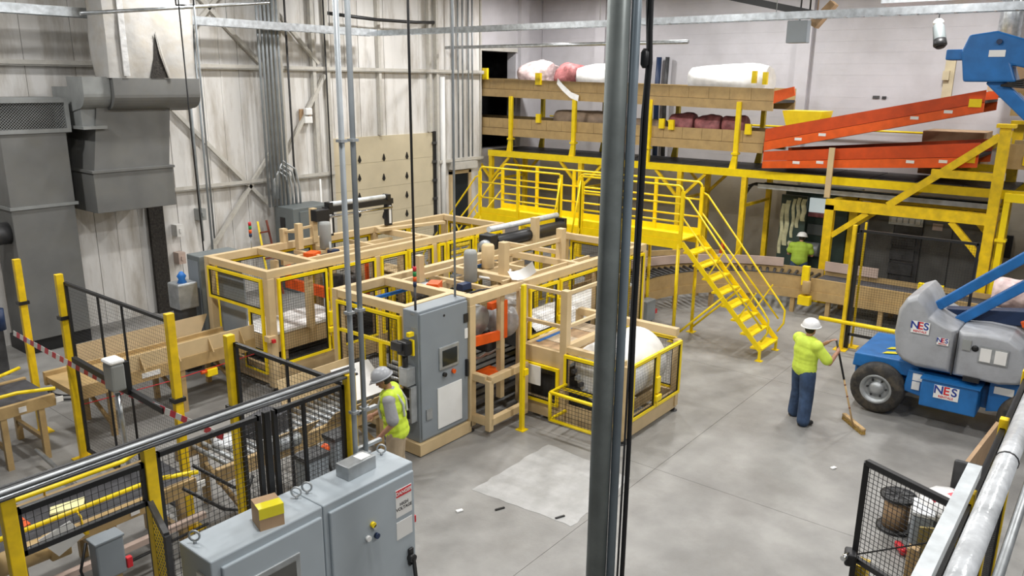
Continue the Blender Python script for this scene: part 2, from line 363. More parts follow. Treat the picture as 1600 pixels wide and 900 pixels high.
# ================================================================== BACK-LEFT PLANT
AY = 17.0
t = thing('air_handler', 'tall dark grey air handler cabinet with mesh intake on top, against back wall', 'air handler', (6.4, 17.5, 0))
MB().box(5.75, 7.02, AY+.12, 17.95, 0, .3).build('base', 'black', t)
MB().box(5.8, 6.98, AY, 17.95, .3, 2.97).build('lower_casing', 'ahu', t, bevel=.01)
MB().box(5.8, 7.0, AY, 17.95, 3.02, 4.42).build('upper_casing', 'ahu', t, bevel=.01)
MB().box(5.78, 7.05, AY-.03, 17.97, 2.965, 3.025).build('flange', 'ahu_light', t)
g = MB().box(5.62, 7.1, AY-.03, AY+.03, 4.42, 4.5).box(5.62, 7.1, AY-.03, AY+.03, 5.0, 5.08).box(5.62, 5.7, AY-.03, AY+.03, 4.5, 5).box(7.02, 7.1, AY-.03, AY+.03, 4.5, 5).build('intake_frame', 'ahu_light', t)
wm = MB(); o0 = V3((5.7, AY, 4.5))
for i in range(-9, 24):
    a = i*.055
    for dx in (.5, -.5):
        p0 = V3((5.7+a+(.5 if dx < 0 else 0), AY, 4.5)); p1 = p0+V3((dx, 0, .5))
        if dx > 0 and p0.x < 5.7: p0, p1 = V3((5.7, AY, 4.5+(5.7-p0.x))), p1
        if dx > 0 and p1.x > 7.02: p1 = V3((7.02, AY, 5-(p1.x-7.02)))
        if dx < 0 and p0.x > 7.02: p0 = V3((7.02, AY, 4.5+(p0.x-7.02)))
        if dx < 0 and p1.x < 5.7: p1 = V3((5.7, AY, 5-(5.7-p1.x)))
        if p1.z-p0.z > .02 and 5.69 < p0.x < 7.03 and 5.69 < p1.x < 7.03: wm.beam(p0, p1, .008, .008, (0, 1, 0), cap=False)
wm.build('expanded_metal', 'ahu_light', g, kind='stuff')
MB().box(5.7, 7.05, 17.5, 17.95, 4.42, 5.06).build('intake_back', 'char', t)
MB().box(5.7, 7.05, AY+.02, 17.95, 5.06, 5.1).box(5.68, 5.72, AY+.03, 17.95, 4.42, 5.08).box(7.03, 7.07, AY+.03, 17.95, 4.42, 5.08).build('intake_hood', 'ahu_light', t)
MB().tube((5.4, 17.3, 2.5), (5.81, 17.3, 2.5), .22, 16).build('fan_motor', 'dark_steel', t)
t = thing('blower', 'rust-red round blower on dark stand beside the grey air handler', 'blower', (4.75, 16.4, 0))
MB().lathe([(.1, -.16), (.42, -.16), (.46, -.1), (.46, .1), (.42, .16), (.1, .16)], (4.75, 16.4, 2.0), (.4, -1, 0), 28).build('housing', 'rust', t)
MB().box(4.4, 5.1, 16.2, 16.8, 0, 1.15).build('stand', 'dark_steel', t, bevel=.02)
MB().box(4.55, 4.95, 16.3, 16.7, 1.15, 1.62).build('saddle', 'dark_steel', t)
MB().tube((5.0, 16.05, .95), (5.0, 16.05, 1.35), .1).build('motor', 'navy', t)

DY = 16.6
t = thing('supply_duct', 'insulated white duct with torn wrap above a grey sheet-metal plenum', 'duct', (8.3, 17.3, 2.75))
MB().box(7.25, 8.95, DY, 17.95, 2.78, 3.62).build('plenum_lower', 'ahu', t, bevel=.008)
MB().box(7.22, 8.98, DY-.03, 17.97, 3.6, 3.65).build('plenum_flange', 'ahu', t)
MB().prism([(7.3, DY+.05, 3.65), (8.9, DY+.05, 3.65), (9.05, DY+.05, 4.95), (7.5, DY+.05, 4.95)], (0, 1.3, 0)).build('plenum_upper', 'ahu', t)
MB().box(7.15, 7.62, DY-.05, 17.9, 4.48, 4.54).build('side_flange', 'ahu_light', t)
MB().prism([(7.2, DY+.1, 4.54), (7.62, DY+.1, 4.54), (7.62, DY+.1, 5.3), (7.2, DY+.1, 5.3)], (0, 1.2, 0)).build('side_throat', 'ahu_light', t)
prof = [(DY+.3, 4.8)] + [(DY+.05 - .35*math.sin(a)+.0, 5.15-.3*math.cos(a)) for a in [i*math.pi/2/8 for i in range(9)]] + [(DY-.3, 5.48), (17.0, 5.48), (17.0, 4.8)]
MB().prism([(7.72, y_, z_) for y_, z_ in prof], (1.86, 0, 0)).build('elbow', 'ahu', t, fix=True)
MB().prism([(7.18, y_, z_+.02) for y_, z_ in [(a[0]+.12, a[1]) for a in prof]], (.53, 0, 0)).build('elbow_end', 'ahu_light', t, fix=True)
# padded wrap: a bulging box made as a grid ring so that the edges sag
def wrap(x0, x1, y0, y1, z0, z1, n=26, k=10):
    rows_ = []; per = []
    for i in range(n): per.append((x0+(x1-x0)*i/n, y0, 0, -1))
    for i in range(n//2): per.append((x1, y0+(y1-y0)*i/(n//2), 1, 0))
    for i in range(n): per.append((x1-(x1-x0)*i/n, y1, 0, 1))
    for i in range(n//2): per.append((x0, y1-(y1-y0)*i/(n//2), -1, 0))
    r_ = random.Random(2); per.append(per[0])
    for j in range(k+1):
        f = j/k; bl = .035*min(1, f*8); row = []
        for q in per:
            nz_ = .012*math.sin(q[0]*9+j*1.3)+.012*math.sin(q[1]*7-j*2.1+q[0]*4)
            row.append((q[0]+q[2]*(bl+nz_), q[1]+q[3]*(bl+nz_), z0+(z1-z0)*f))
        rows_.append(row)
    return rows_
mbw = MB().grid(wrap(7.68, 9.52, DY-.25, 16.95, 5.48, 9.5)); mbw.build('insulation_wrap', 'insul', t)
MB().box(7.95, 8.07, DY-.33, DY-.3, 5.52, 9.4).build('foil_tape', 'foil', t)
q0, q1, q2 = pY(241, 52, DY-.3), pY(263, 122, DY-.3), pY(236, 122, DY-.3)
MB().prism([q0, q0.lerp(q1, .45)+V3((-.03, 0, 0)), q1, q2, q0.lerp(q2, .5)+V3((.03, 0, 0))], (0, -.012, 0)).build('tear', 'char', t, fix=True, label='black torn opening in the wrap')
MB().prism([q0+V3((0, -.02, .03)), q1+V3((.06, -.02, 0)), q1+V3((0, -.02, 0)), q0.lerp(q1, .5)+V3((-.02, -.05, 0))], (0, -.02, 0)).build('torn_flap', 'insul', t, fix=True)

# conduits on the back wall
for px_ in (413, 419, 425, 431, 437, 443):
    xx = pY(px_, 200, WY-.5).x
    solo('conduit', MB().path([(xx, WY-.5, 2.25), (xx, WY-.5, 9.4)], .032, 8), 'conduit', 'grey conduit in the bundle rising from the wall enclosure', 'conduit', 'bundled wall conduits')
for i in range(4):
    a = pY(450+i*6, 318, WY-.45).x
    solo('flexible_conduit', MB().path([(a, WY-.5, 2.25), (a, WY-.5, 2.7), (a-.05-.02*i, WY-.5, 3.0+.06*i), (a-.25-.08*i, WY-.5, 3.15+.09*i), (a-.42-.08*i, WY-.5, 2.95+.05*i), (a-.46-.08*i, WY-.5, 2.45)], .028, 8), 'galv_dull', 'flexible conduit looping over the wall enclosure', 'conduit', 'looped flexible conduits')
for px_, z0, z1, lab in ((303, 1.6, 6.6, 'thin grey conduit rising beside the cross brace, ending above a switch'), (317, .6, 6.8, 'thin grey conduit running down past the cross brace'), (457, .4, 9.3, 'dark stained conduit beside the fire alarm'), (497, 0, 2.8, 'white pipe stub beside the fire alarm'), (515, 0, 9.3, 'black cable run down the door jamb')):
    xx = pY(px_, 220, WY-.25).x
    solo('wall_pipe', MB().tube((xx, WY-.25, z0), (xx, WY-.25, z1), .028 if px_ != 515 else .02, 8), {457: 'dark_steel', 515: 'black', 497: 'white'}.get(px_, 'conduit'), lab, 'pipe')
for px_ in (707, 716, 723, 732, 738):
    xx = pY(px_, 150, WY-.2).x
    solo('conduit', MB().path([(xx, WY-.2, 3.0), (xx, WY-.2, 9.4)], .03, 8), 'conduit', 'grey conduit on the wall above the narrow doorway', 'conduit', 'conduits above the narrow doorway')
t = thing('wall_enclosure', 'grey floor-standing electrical enclosure under conduit bundle by back wall', 'enclosure', (12.9, 17.55, 0))
MB().box(12.25, 13.5, 16.95, 17.75, 0, 2.25).build('body', 'cab_dark', t, bevel=.02)
MB().box(12.45, 13.42, 16.92, 16.96, .15, 2.15).build('door', 'cab_dark', t, bevel=.008)
MB().box(12.78, 13.02, 16.9, 16.93, 1.95, 2.08).build('label_plate', 'red', t)
MB().box(12.235, 12.25, 17.3, 17.5, 1.7, 1.98).build('vent', 'black', t)
q = pY(482, 180, WY-.2)
t = thing('fire_alarm', 'white fire alarm strobe on a rust-stained plate on back wall', 'alarm', (q.x, WY-.1, q.z))
MB().box(q.x-.2, q.x+.16, WY-.1, WY-.05, q.z-.2, q.z+.16).build('backplate', 'wood_brown', t)
MB().box(q.x-.1, q.x+.12, WY-.24, WY-.1, q.z-.0, q.z+.19).build('strobe', 'white', t, bevel=.03)
MB().box(q.x-.12, q.x+.14, WY-.2, WY-.1, q.z-.22, q.z-.03).build('horn', 'white', t, bevel=.02)
for px_, py_, lab, mt in ((315, 335, 'small grey switch box at the end of a thin conduit', 'box_grey'), (280, 360, 'small cream switch box on the back wall right of the duct', 'paper'), (283, 403, 'pink-tagged valve box on the back wall near the floor', 'pinkrail')):
    q = pY(px_, py_, WY-.2)
    solo('switch_box', MB().box(q.x-.09, q.x+.09, WY-.26, WY-.02, q.z-.14, q.z+.14).box(q.x-.03, q.x+.03, WY-.29, WY-.26, q.z-.05, q.z+.05), mt, lab, 'switch box')
xx = pY(256, 400, WY-.1).x
solo('steel_plate', MB().box(xx-.3, xx+.05, WY-.2, WY-.1, 0, 2.9), 'char', 'tall dark steel plate standing against back wall below the duct', 'plate')
q = pY(55, 595, WY)
# step ladder leaning in the corner behind the frames
t = thing('step_ladder', 'yellow and brown step ladder leaning on wall beside grey enclosure', 'ladder', (11.75, 17.5, 0))
for dx in (0, .38): MB().beam((11.6+dx, 17.2, 0), (11.72+dx*.7, 17.75, 1.9), .05, .03).build('rail', 'yellow' if dx == 0 else 'rust', t)
for i in range(5): MB().beam((11.62+.02*i, 17.25+.1*i, .3+.33*i), (11.97, 17.25+.1*i, .3+.33*i), .08, .03).build('rung', 'rust', t)

# overhead cable trays
TY, TX = 17.3, pY(590, 52, 17.3).x; TZ = pY(590, 52, 17.3).z
t = thing('cable_tray', 'bright galvanised cable tray along the back wall', 'cable tray', (10, TY, TZ))
MB().box(1, TX-.16, TY-.15, TY-.14, TZ-.09, TZ+.09).box(1, TX-.16, TY+.14, TY+.15, TZ-.09, TZ+.09).build('side_rail', 'galv', t)
x = 1.2; r0 = MB().box(0, .03, -.14, .14, -.08, -.06).build('rung', 'galv', t, local=True); r0.location = (x-10, 0, 0)
while x < TX-.5: x += .3; c = r0.copy(); COL.objects.link(c); c.location = (x-10, 0, 0)
for x in (4, 11, 14): MB().tube((x, TY, TZ-.09), (x, TY, 9.5), .008, 6).build('hanger_rod', 'galv_dull', t)
t = thing('cable_tray', 'bright galvanised cable tray crossing the hall above the yellow platform', 'cable tray', (TX, 9, TZ))
MB().box(TX-.15, TX-.14, -4, TY+.15, TZ-.065, TZ+.065).box(TX+.14, TX+.15, -4, TY+.15, TZ-.065, TZ+.065).build('side_rail', 'galv', t)
y = -4; r0 = MB().box(-.14, .14, 0, .03, -.06, -.045).build('rung', 'galv', t, local=True); r0.location = (0, y-9, 0)
while y < TY-.3: y += .3; c = r0.copy(); COL.objects.link(c); c.location = (0, y-9, 0)
for y in (2, 6, 10, 14): MB().tube((TX, y, TZ-.06), (TX, y, 9.5), .008, 6).build('hanger_rod', 'galv_dull', t)
solo('conduit', MB().tube((TX+3.4, 17.9, TZ-.25), (TX+3.4, 9.5, TZ-.25), .05), 'galv', 'shiny conduit running beneath the tray that crosses the hall', 'conduit')
solo('conduit', MB().path([pY(125, 21, 15.5), pY(300, 11, 15.5), pY(420, 4, 15.5)], .035, 8), 'galv', 'thin bright conduit passing in front of the insulated duct', 'conduit')
t = thing('trapeze_hanger', 'dark square hanger frame in front of the insulated duct', 'hanger', tuple(pY(290, 20, 14.5)))
a, b = pY(275, 8, 14.5), pY(303, 8, 14.5)
MB().path([a+V3((0, 0, 1.8)), a], .015, 6).path([a, b], .015, 6).path([b, b+V3((0, 0, 1.8))], .015, 6).build('frame', 'black', t)
a = pY(279, 10, 14.5); zb = pY(312, 400, 14.5).z
solo('cable_drop', MB().path([(a.x, 14.5, 7.8), (a.x+.02, 14.5, 4.5), (a.x+.05, 14.5, zb)], .014, 6), 'black', 'black cable hanging straight down in front of the back wall', 'cable')
a = pY(303, 8, 15.2); solo('cable_drop', MB().tube((a.x, 15.2, 8), (a.x, 15.2, 2.2), .02), 'conduit', 'thin grey drop pipe hanging beside the insulated duct', 'pipe')
a = pY(600, 100, 17.0); solo('cable_drape', MB().path([pY(508, 20, 18.04), pY(536, 24, 17.6), pY(590, 31, 17.6), pY(650, 35, 17.6), pY(678, 35, 18.04)], .05, 6), 'black', 'black cable bundle sagging across the upper back wall', 'cable')

# ================================================================== LEFT FENCES
FX, FH = 4.42, 2.83
def fence_post(x, y, h, label, grp=None, size=.1, name='fence_post', z0=0., mt='yellow_old', collar=None):
    t = thing(name, label, 'post', (x, y, z0), grp)
    MB().beam((x, y, z0+.012), (x, y, z0+h), size, size*.8, (0, 1, 0)).build('upright', mt, t, bevel=.006)
    MB().box(x-.13, x+.13, y-.13, y+.13, z0, z0+.014).build('foot_plate', mt, t)
    if collar:
        for c in collar: MB().box(x-size*.75, x+size*.75, y-size*.65, y+size*.65, c-.025, c+.025).build('clamp', 'black', t)
    return t
def black_panel(p, q, z0, z1, label, step=.05, extra=(), grp=None, wr=.0016, fr=.04):
    p, q = V3((p[0], p[1], 0)), V3((q[0], q[1], 0)); ux = (q-p).normalized(); w_ = (q-p).length
    t = thing('mesh_fence_panel', label, 'fence panel', ((p.x+q.x)/2, (p.y+q.y)/2, z0), grp)
    fm = MB(); up = V3((0, 0, 1))
    for a, b in ((p+up*z0, p+up*z1), (q+up*z0, q+up*z1), (p+up*(z1-fr/2), q+up*(z1-fr/2)), (p+up*(z0+fr/2), q+up*(z0+fr/2))): fm.beam(a, b, fr, fr, (-ux.y, ux.x, 0))
    for e in extra: fm.beam(p+ux*e+up*z0, p+ux*e+up*z1, fr*.6, fr*.6, (-ux.y, ux.x, 0))
    fm.build('frame', 'black', t)
    MB().wires(p+up*z0, ux, up, w_, z1-z0, step, wr).build('wire_mesh', 'black', t, kind='stuff')
    return t
ya, yb, yc, yd = [pX(a, b, FX).y for a, b in ((97, 432), (263, 487), (357, 520), (545, 590))]
fence_post(FX, 13.05, FH, 'yellow fence post in front of the dark grey air handler', collar=(2.15,))
fence_post(FX, ya+.12, FH, 'yellow fence post where the striped tape meets the open belt conveyor', collar=(2.2,))
fence_post(FX, yb, FH, 'yellow fence post holding the far end of the mesh by the sensor box', collar=(1.75,))
fence_post(FX, yc, FH, 'yellow fence post beside the machine infeed corner', collar=(2.0,))
fence_post(FX, yd, FH+.04, 'yellow fence post where the two black mesh runs meet')
black_panel((FX+.03, ya), (FX+.03, yb+.07), .15, FH-.1, 'black mesh fence panel across the far conveyor infeed', extra=(.95, 1.6), wr=.0009)
black_panel((FX+.03, yc-.07), (FX+.03, yd+.07), .15, FH-.08, 'black mesh fence panel between the two conveyor infeeds', extra=(.9,), wr=.0011)
# striped barrier tape with alternating pieces
tp = thing('barrier_tape', 'red and white striped barrier tape strung between the yellow posts', 'tape', (FX-.06, 11, 1.6))
seg = .17; y = 13.45; i = 0
while y > 7.6:
    zz = 1.6 - .05*math.sin((13.45-y)/5.85*math.pi)
    z2 = 1.6 - .05*math.sin((13.45-y+seg)/5.85*math.pi)
    MB().prism([(FX-.07, y, zz-.045), (FX-.07, y-seg*.75, z2-.045), (FX-.07, y-seg, z2+.045), (FX-.07, y-seg*.25, zz+.045)], (.003, 0, 0)).build('tape_stripe', 'redtape' if i % 2 else 'white', tp, fix=True)
    y -= seg*.75; i += 1
# sensor box
q = pX(180, 585, FX-.2)
t = thing('sensor_box', 'white light-curtain sensor box clamped to the black mesh fence', 'sensor', tuple(q))
MB().box(q.x-.1, q.x+.08, q.y-.12, q.y+.12, q.z-.2, q.z+.16).build('housing', 'box_grey', t, bevel=.03)
MB().box(q.x-.11, q.x+.09, q.y-.13, q.y+.13, q.z+.16, q.z+.22).build('lid', 'white', t, bevel=.03)
MB().box(q.x+.08, q.x+.14, q.y-.11, q.y+.11, q.z-.28, q.z+.16).build('bracket', 'black', t)
MB().path([(q.x, q.y, q.z-.26), (q.x, q.y-.03, q.z-.7), (q.x, q.y-.1, .12), (q.x-.3, q.y+.6, .06), (q.x-.35, ya+.3, .3)], .035, 8).build('flexible_conduit', 'galv', t)
a, b = pX(120, 560, FX-.02), pX(262, 640, FX-.02)
solo('mounting_rail', MB().beam((FX-.06, a.y, a.z), (FX-.06, b.y, b.z), .06, .08), 'black', 'black sensor rail sloping along the mesh fence behind the striped tape', 'rail')
b = pY(145, 465, 16)

# front fence along Y = 5.45
GY = 5.45
for xx, lab in ((1.57, 'thick yellow fence post at the open end of the front mesh fence'), (2.52, 'thick yellow fence post behind the pale double cabinet')):
    fence_post(xx, GY, FH-.0, lab, size=.09)
black_panel((1.62, GY), (2.47, GY), 2.38, FH-.1, 'short black mesh panel high above the near belt conveyor', step=.045)
black_panel((2.58, GY), (3.46, GY), .15, FH-.06, 'black mesh fence panel behind the cardboard box', step=.045)
black_panel((3.62, GY), (4.36, GY), .15, FH-.06, 'black mesh fence panel behind the grey box on the cabinet', step=.045, extra=(.3,))
fence_post(3.54, GY, FH-.05, 'square black fence post behind the pale double cabinet', size=.06, mt='black')
t = thing('mesh_gate', 'narrow black mesh gate swung open beside the pale double cabinet', 'gate', (2.44, GY-.05, 0))
p, q = V3((2.46, GY-.08, 0)), V3((2.36, GY-.75, 0)); p = pz(231, 778, 2.4); q = pz(277, 870, 2.4); q = p+(q-p).normalized()*.62
fm = MB()
for a, b in ((p, q), (p-V3((0, 0, 2.2)), q-V3((0, 0, 2.2))), (p, p-V3((0, 0, 2.2))), (q, q-V3((0, 0, 2.2)))): fm.beam(a, b, .04, .04, (1, 0, 0))
fm.build('gate_frame', 'dark_steel', t); dd = (q-p)
MB().wires(p-V3((0, 0, 2.2)), dd, (0, 0, 1), dd.length, 2.2, .05, .0016).build('wire_mesh', 'black', t, kind='stuff')
# conduits laid along the top of the front fence
for i in range(7):
    yy, zz = GY+.05-.035*(i % 4), FH+.02+.035*(i//4)
    solo('conduit', MB().path([(-1, yy, zz), (1.5, yy, zz), (3.2, yy+.02*math.sin(i), zz+.01), (4.5, yy, zz)], .013 if i % 2 else .017, 8), ('dark_steel', 'black', 'galv', 'dark_steel', 'black', 'dark_steel', 'galv_dull')[i], 'conduit lying in the bundle along the front mesh fence top', 'conduit', 'conduits along the front fence top')

# two hanging conduits ending in a bend at the fence corner
for px_, zz, i in ((545, 1.75, 0), (562, 1.85, 1)):
    q = pY(555 if i == 0 else 571, 690, GY-.17+.0*i); xx = q.x
    if i == 0: pth = [(xx, GY-.17, 9.4), (xx, GY-.17, 1.95)] + [(xx+.13-.13*math.cos(a), GY-.17, 1.95-.13*math.sin(a)) for a in [math.pi/8*k for k in range(1, 5)]] + [(xx+.16, GY-.17, 1.82)]
    else: pth = [(xx, GY-.17, 9.4), (xx, GY-.17, 1.72)]
    t = thing('drop_conduit', ('tall grey drop conduit bending at the fence corner' if i == 0 else 'tall straight grey drop conduit beside the bent one'), 'conduit', (xx, GY-.17, 1.7))
    MB().path(pth, .025, 10).build('pipe', 'conduit', t)
    for zc in (2.1, 2.55, 3.5, 5.0): MB().box(xx-.034, xx+.034, GY-.205, GY-.135, zc-.012, zc+.012).build('coupling', 'galv_dull', t)
solo('strut_channel', MB().box(FX+.0, FX+.24, GY-.14, GY-.1, 2.48, 2.51), 'galv_dull', 'short strut channel clamping the drop conduits', 'bracket')
solo('strut_channel', MB().box(FX-.02, FX+.28, GY-.14, GY-.1, 2.12, 2.15), 'galv_dull', 'lower strut channel holding the bent conduit', 'bracket')
# ================================================================== INFEED CONVEYORS
def legs(t, spots, zt, y0, y1, mt='tan_conv', w_=.08, brace=True):
    for x in spots:
        for y in (y0+.05, y1-.05): MB().box(x-w_/2, x+w_/2, y-w_/2, y+w_/2, 0, zt).build('leg', mt, t)
        MB().box(x-w_/3, x+w_/3, y0+.05, y1-.05, zt*.35, zt*.35+.06).build('leg_brace', mt, t)
def belt_conveyor(label, x0, x1, y0, y1, z, spots, guides=True, name='belt_conveyor', bz=.16):
    t = thing(name, label, 'conveyor', ((x0+x1)/2, (y0+y1)/2, 0))
    for y in (y0, y1-.07): MB().box(x0, x1, y, y+.07, z-bz, z+.02).build('side_frame', 'tan_conv', t, bevel=.006)
    MB().box(x0+.02, x1-.02, y0+.07, y1-.07, z-.06, z-.005).build('belt', 'belt', t)
    legs(t, spots, z-bz, y0, y1)
    for x in spots: MB().box(x+.2, x+.3, y0-.012, y0+.002, z-.12, z-.04).build('label_plate', 'paper', t)
    if guides:
        for y, d in ((y0+.12, -1), (y1-.12, 1)):
            gd = MB().path([(x0, y, z+.14), (x1-.9, y, z+.14), (x1-.45, y+.0*d, z+.14), (x1-.02, y+.22*d, z+.14)], .028, 8).build('guide_rail', 'yellow', t)
            k = x0+.5
            while k < x1-.6:
                MB().path([(k, y, z+.14), (k, y+.1*d, z+.1), (k, y+.14*d, z-.1)], .012, 6).box(k-.05, k+.05, y+.11*d-.02, y+.11*d+.02, z-.12, z-.02).build('guide_bracket', 'yellow_old', t); k += .95
    return t
# near lane feeding the near machine
belt_conveyor('near belt conveyor with yellow guide rails behind the front mesh fence', .6, 4.3, 8.15, 9.1, .9, (1.2, 2.4, 3.3, 4.1))
t = thing('roller_conveyor', 'tan sided conveyor section feeding the near machine beside the vested worker', 'conveyor', (6.1, 8.65, 0))
for y in (8.12, 9.06): MB().box(4.56, 7.7, y, y+.07, .72, .92).build('side_frame', 'tan_conv', t, bevel=.006)
for x in (4.9, 6.0, 7.2):
    for y in (8.17, 9.05): MB().box(x-.04, x+.04, y-.04, y+.04, 0, .72).build('leg', 'tan_conv', t)
    MB().beam((x, 8.17, .2), (x, 9.05, .6), .05, .05).build('leg_brace', 'tan_conv', t)
x = 4.78
while x < 7.65: MB().tube((x, 8.2, .86), (x, 9.05, .86), .03, 8).build('roller', 'galv_dull', t); x += .13
for x0, x1 in ((5.3, 5.9), (6.2, 6.8), (6.9, 7.5)): MB().prism([(x0, 8.13, .92), (x1, 8.13, .92), (x1+.1, 7.98, 1.12), (x0+.05, 7.98, 1.12)], (0, .012, .006)).build('flared_guide', 'tan_conv', t, fix=True)
MB().prism([(6.2, 9.1, .92), (7.6, 9.1, .92), (7.6, 9.2, 1.3), (6.2, 9.2, 1.3)], (0, .015, 0)).build('back_guide', 'tan', t, fix=True)
q = pz(650, 600, 1.2); solo('cardboard_sheet', MB().prism([(6.85, 8.4, .96), (7.5, 8.3, 1.0), (7.6, 8.85, 1.32), (6.95, 8.95, 1.3)], (0, -.01, .012)), 'paper', 'white sheet propped on the conveyor beside the vested worker', 'sheet', fix=True)
solo('grey_gear_motor', MB().lathe([(.09, 0), (.1, .02), (.1, .3), (.06, .34)], (5.35, 8.05, .98), (1, -.1, 0)).box(5.2, 5.36, 7.98, 8.14, .9, 1.08), 'galv_dull', 'grey gear motor on the side of the tan sided conveyor', 'motor')
solo('foam_block', MB().cbox((5.6, 8.62, 1.02), .5, .36, .26, .3), 'belt', 'black foam block lying on the conveyor rollers', 'block')
solo('film_scrap', MB().lathe([(.01, 0), (.22, .01), (.18, .06), (.05, .09), (.001, .09)], (5.1, 8.75, .89), n=9), 'film_grey', 'crumpled clear film lying on the conveyor rollers', 'film')
solo('paper_pad', MB().prism([pz(79, 795, .91), pz(78, 806, .91), pz(131, 791, .91), pz(133, 778, .91)], (0, 0, .02)), 'pale_yellow', 'pale yellow sheet lying on the near belt', 'sheet', fix=True)
solo('paper_pad', MB().prism([pz(22, 815, .91), pz(24, 834, .91), pz(48, 820, .91), pz(32, 808, .91)], (0, 0, .02)), 'orange', 'orange sheet lying on the near belt', 'sheet', fix=True)
# grey disconnect, sheets and gearbox hung on the near conveyor, seen below the short mesh panel
q = pY(170, 870, 7.6)
t = thing('disconnect_switch', 'grey disconnect switch with red handle beside the near belt conveyor', 'switch', (q.x, 7.6, q.z))
MB().cbox((q.x, 7.62, q.z), .28, .18, .42).build('housing', 'cab_grey', t, bevel=.02)
MB().cbox((q.x, 7.62, q.z+.22), .3, .2, .03).build('lid', 'cab_grey', t, bevel=.01)
MB().box(q.x+.14, q.x+.2, 7.52, 7.58, q.z-.18, q.z-.06).build('handle', 'red', t, bevel=.01)
MB().tube((q.x, 7.62, 0), (q.x, 7.62, q.z-.22), .03).build('stand', 'galv_dull', t)
MB().path([(q.x-.1, 7.6, q.z-.22), (q.x-.22, 7.6, q.z-.35), (q.x-.26, 7.65, q.z-.05), (q.x-.16, 7.7, q.z+.2)], .015, 6).build('cord', 'black', t)
q = pY(96, 845, 7.7); solo('notice_sheet', MB().prism([q+V3((-.2, 0, .1)), q+V3((.1, 0, .17)), q+V3((.24, .06, -.08)), q+V3((-.02, .06, -.19))], (0, .004, .004)), 'paper', 'white notice sheet hanging from the near belt conveyor', 'sheet', fix=True)
q = pY(40, 868, 7.9); t = thing('gear_motor', 'tan gear motor under the near belt conveyor', 'motor', (q.x, 7.9, q.z))
MB().lathe([(.06, -.3), (.11, -.28), (.12, 0), (.12, .2), (.08, .22)], q, (1, .3, -.2)).build('motor_body', 'tan_conv', t); MB().cbox(q+V3((.3, .05, -.05)), .2, .22, .22).build('gearbox', 'tan_conv', t, bevel=.02)
q = pY(140, 840, 8.0); solo('drive_chain_guard', MB().box(1.6, 4.3, 8.0, 8.08, .45, .52), 'pinkrail', 'pinkish guard strip running under the near belt', 'guard')
solo('air_line', MB().path([(1.5, 7.98, .36), (3.0, 7.98, .34), (4.3, 7.98, .38)], .018, 6), 'black', 'black air line under the near belt', 'hose')
for px_, py_, lab in ((330, 780, 'black sensor cable curling behind the mesh near the belt end'), (345, 745, 'black cable loop hanging under the near conveyor joint')):
    q = pY(px_, py_, 7.9); solo('cable', MB().path([q+V3((-.3, .05, .25)), q+V3((-.05, 0, .0)), q+V3((.15, 0, -.2)), q+V3((.35, 0, -.3)), q+V3((.42, 0, -.15))], .022, 6), 'black', lab, 'cable')
# two grey junction boxes behind the mesh
for px_, py_, lab in ((488, 728, 'grey junction box low behind the mesh near orange beacon'), (530, 695, 'grey junction box behind the mesh next to the drop conduits')):
    q = pz(px_, py_, .95); t = thing('junction_box', lab, 'junction box', (q.x, q.y, 0))
    MB().cbox((q.x, q.y, .85), .32, .24, .46).build('housing', 'cab_grey', t, bevel=.02); MB().cbox((q.x, q.y, 1.1), .34, .26, .05).build('lid', 'dark_steel', t); MB().tube((q.x, q.y, 0), (q.x, q.y, .62), .03).build('stand', 'black', t)
q = pz(508, 700, 1.05); t = thing('beacon', 'orange beacon on a black stalk behind the mesh fence', 'beacon', (q.x, q.y, 0)); MB().lathe([(.05, 0), (.06, .02), (.06, .06), (.03, .1), (.001, .11)], (q.x, q.y, 1.0), n=12).build('lens', 'orange', t); MB().path([(q.x, q.y, 1.0), (q.x+.05, q.y-.05, .7), (q.x+.2, q.y-.2, .3), (q.x+.2, q.y-.2, 0)], .02, 6).build('stalk', 'black', t)

# far lane feeding the far machine
belt_conveyor('far open belt conveyor with yellow guide rails near the striped tape', 1.9, 4.3, 12.0, 13.1, .95, (2.6, 3.6, 4.1))
t = thing('roller_conveyor', 'tan infeed conveyor with ribbed side running into the far machine', 'conveyor', (6.3, 12.55, 0))
for y in (12.0, 13.03): MB().box(4.56, 7.7, y, y+.07, .75, .97).build('side_frame', 'tan_conv', t, bevel=.006)
MB().box(4.58, 7.7, 12.07, 13.03, .8, .9).build('bed', 'tan_conv', t)
MB().prism([(4.95, 13.05, .95), (7.25, 13.05, .95), (7.55, 13.3, 1.2), (5.1, 13.3, 1.2)], (0, .012, .012)).build('side_flare', 'tan', t, fix=True)
MB().box(5.4, 7.7, 12.02, 12.04, .97, 1.22).build('side_plate', 'tan', t)
for x in (5.6, 6.2, 6.8, 7.4): MB().prism([(x, 12.02, .97), (x, 11.88, .97), (x, 12.02, 1.2)], (.02, 0, 0)).build('rib', 'tan_conv', t)
for x in (5.1, 6.3, 7.3):
    for y in (12.06, 13.0): MB().box(x-.04, x+.04, y-.04, y+.04, 0, .75).build('leg', 'tan_conv', t)
    MB().beam((x, 12.06, .15), (x, 13, .6), .05, .05).build('leg_brace', 'tan_conv', t)
MB().box(5.6, 5.9, 11.985, 12.0, .82, .9).build('label_plate', 'paper', t)
MB().path([(4.6, 11.9, .72), (6, 11.9, .68), (7.6, 11.9, .72)], .008, 5).build('pull_cord', 'red', t)
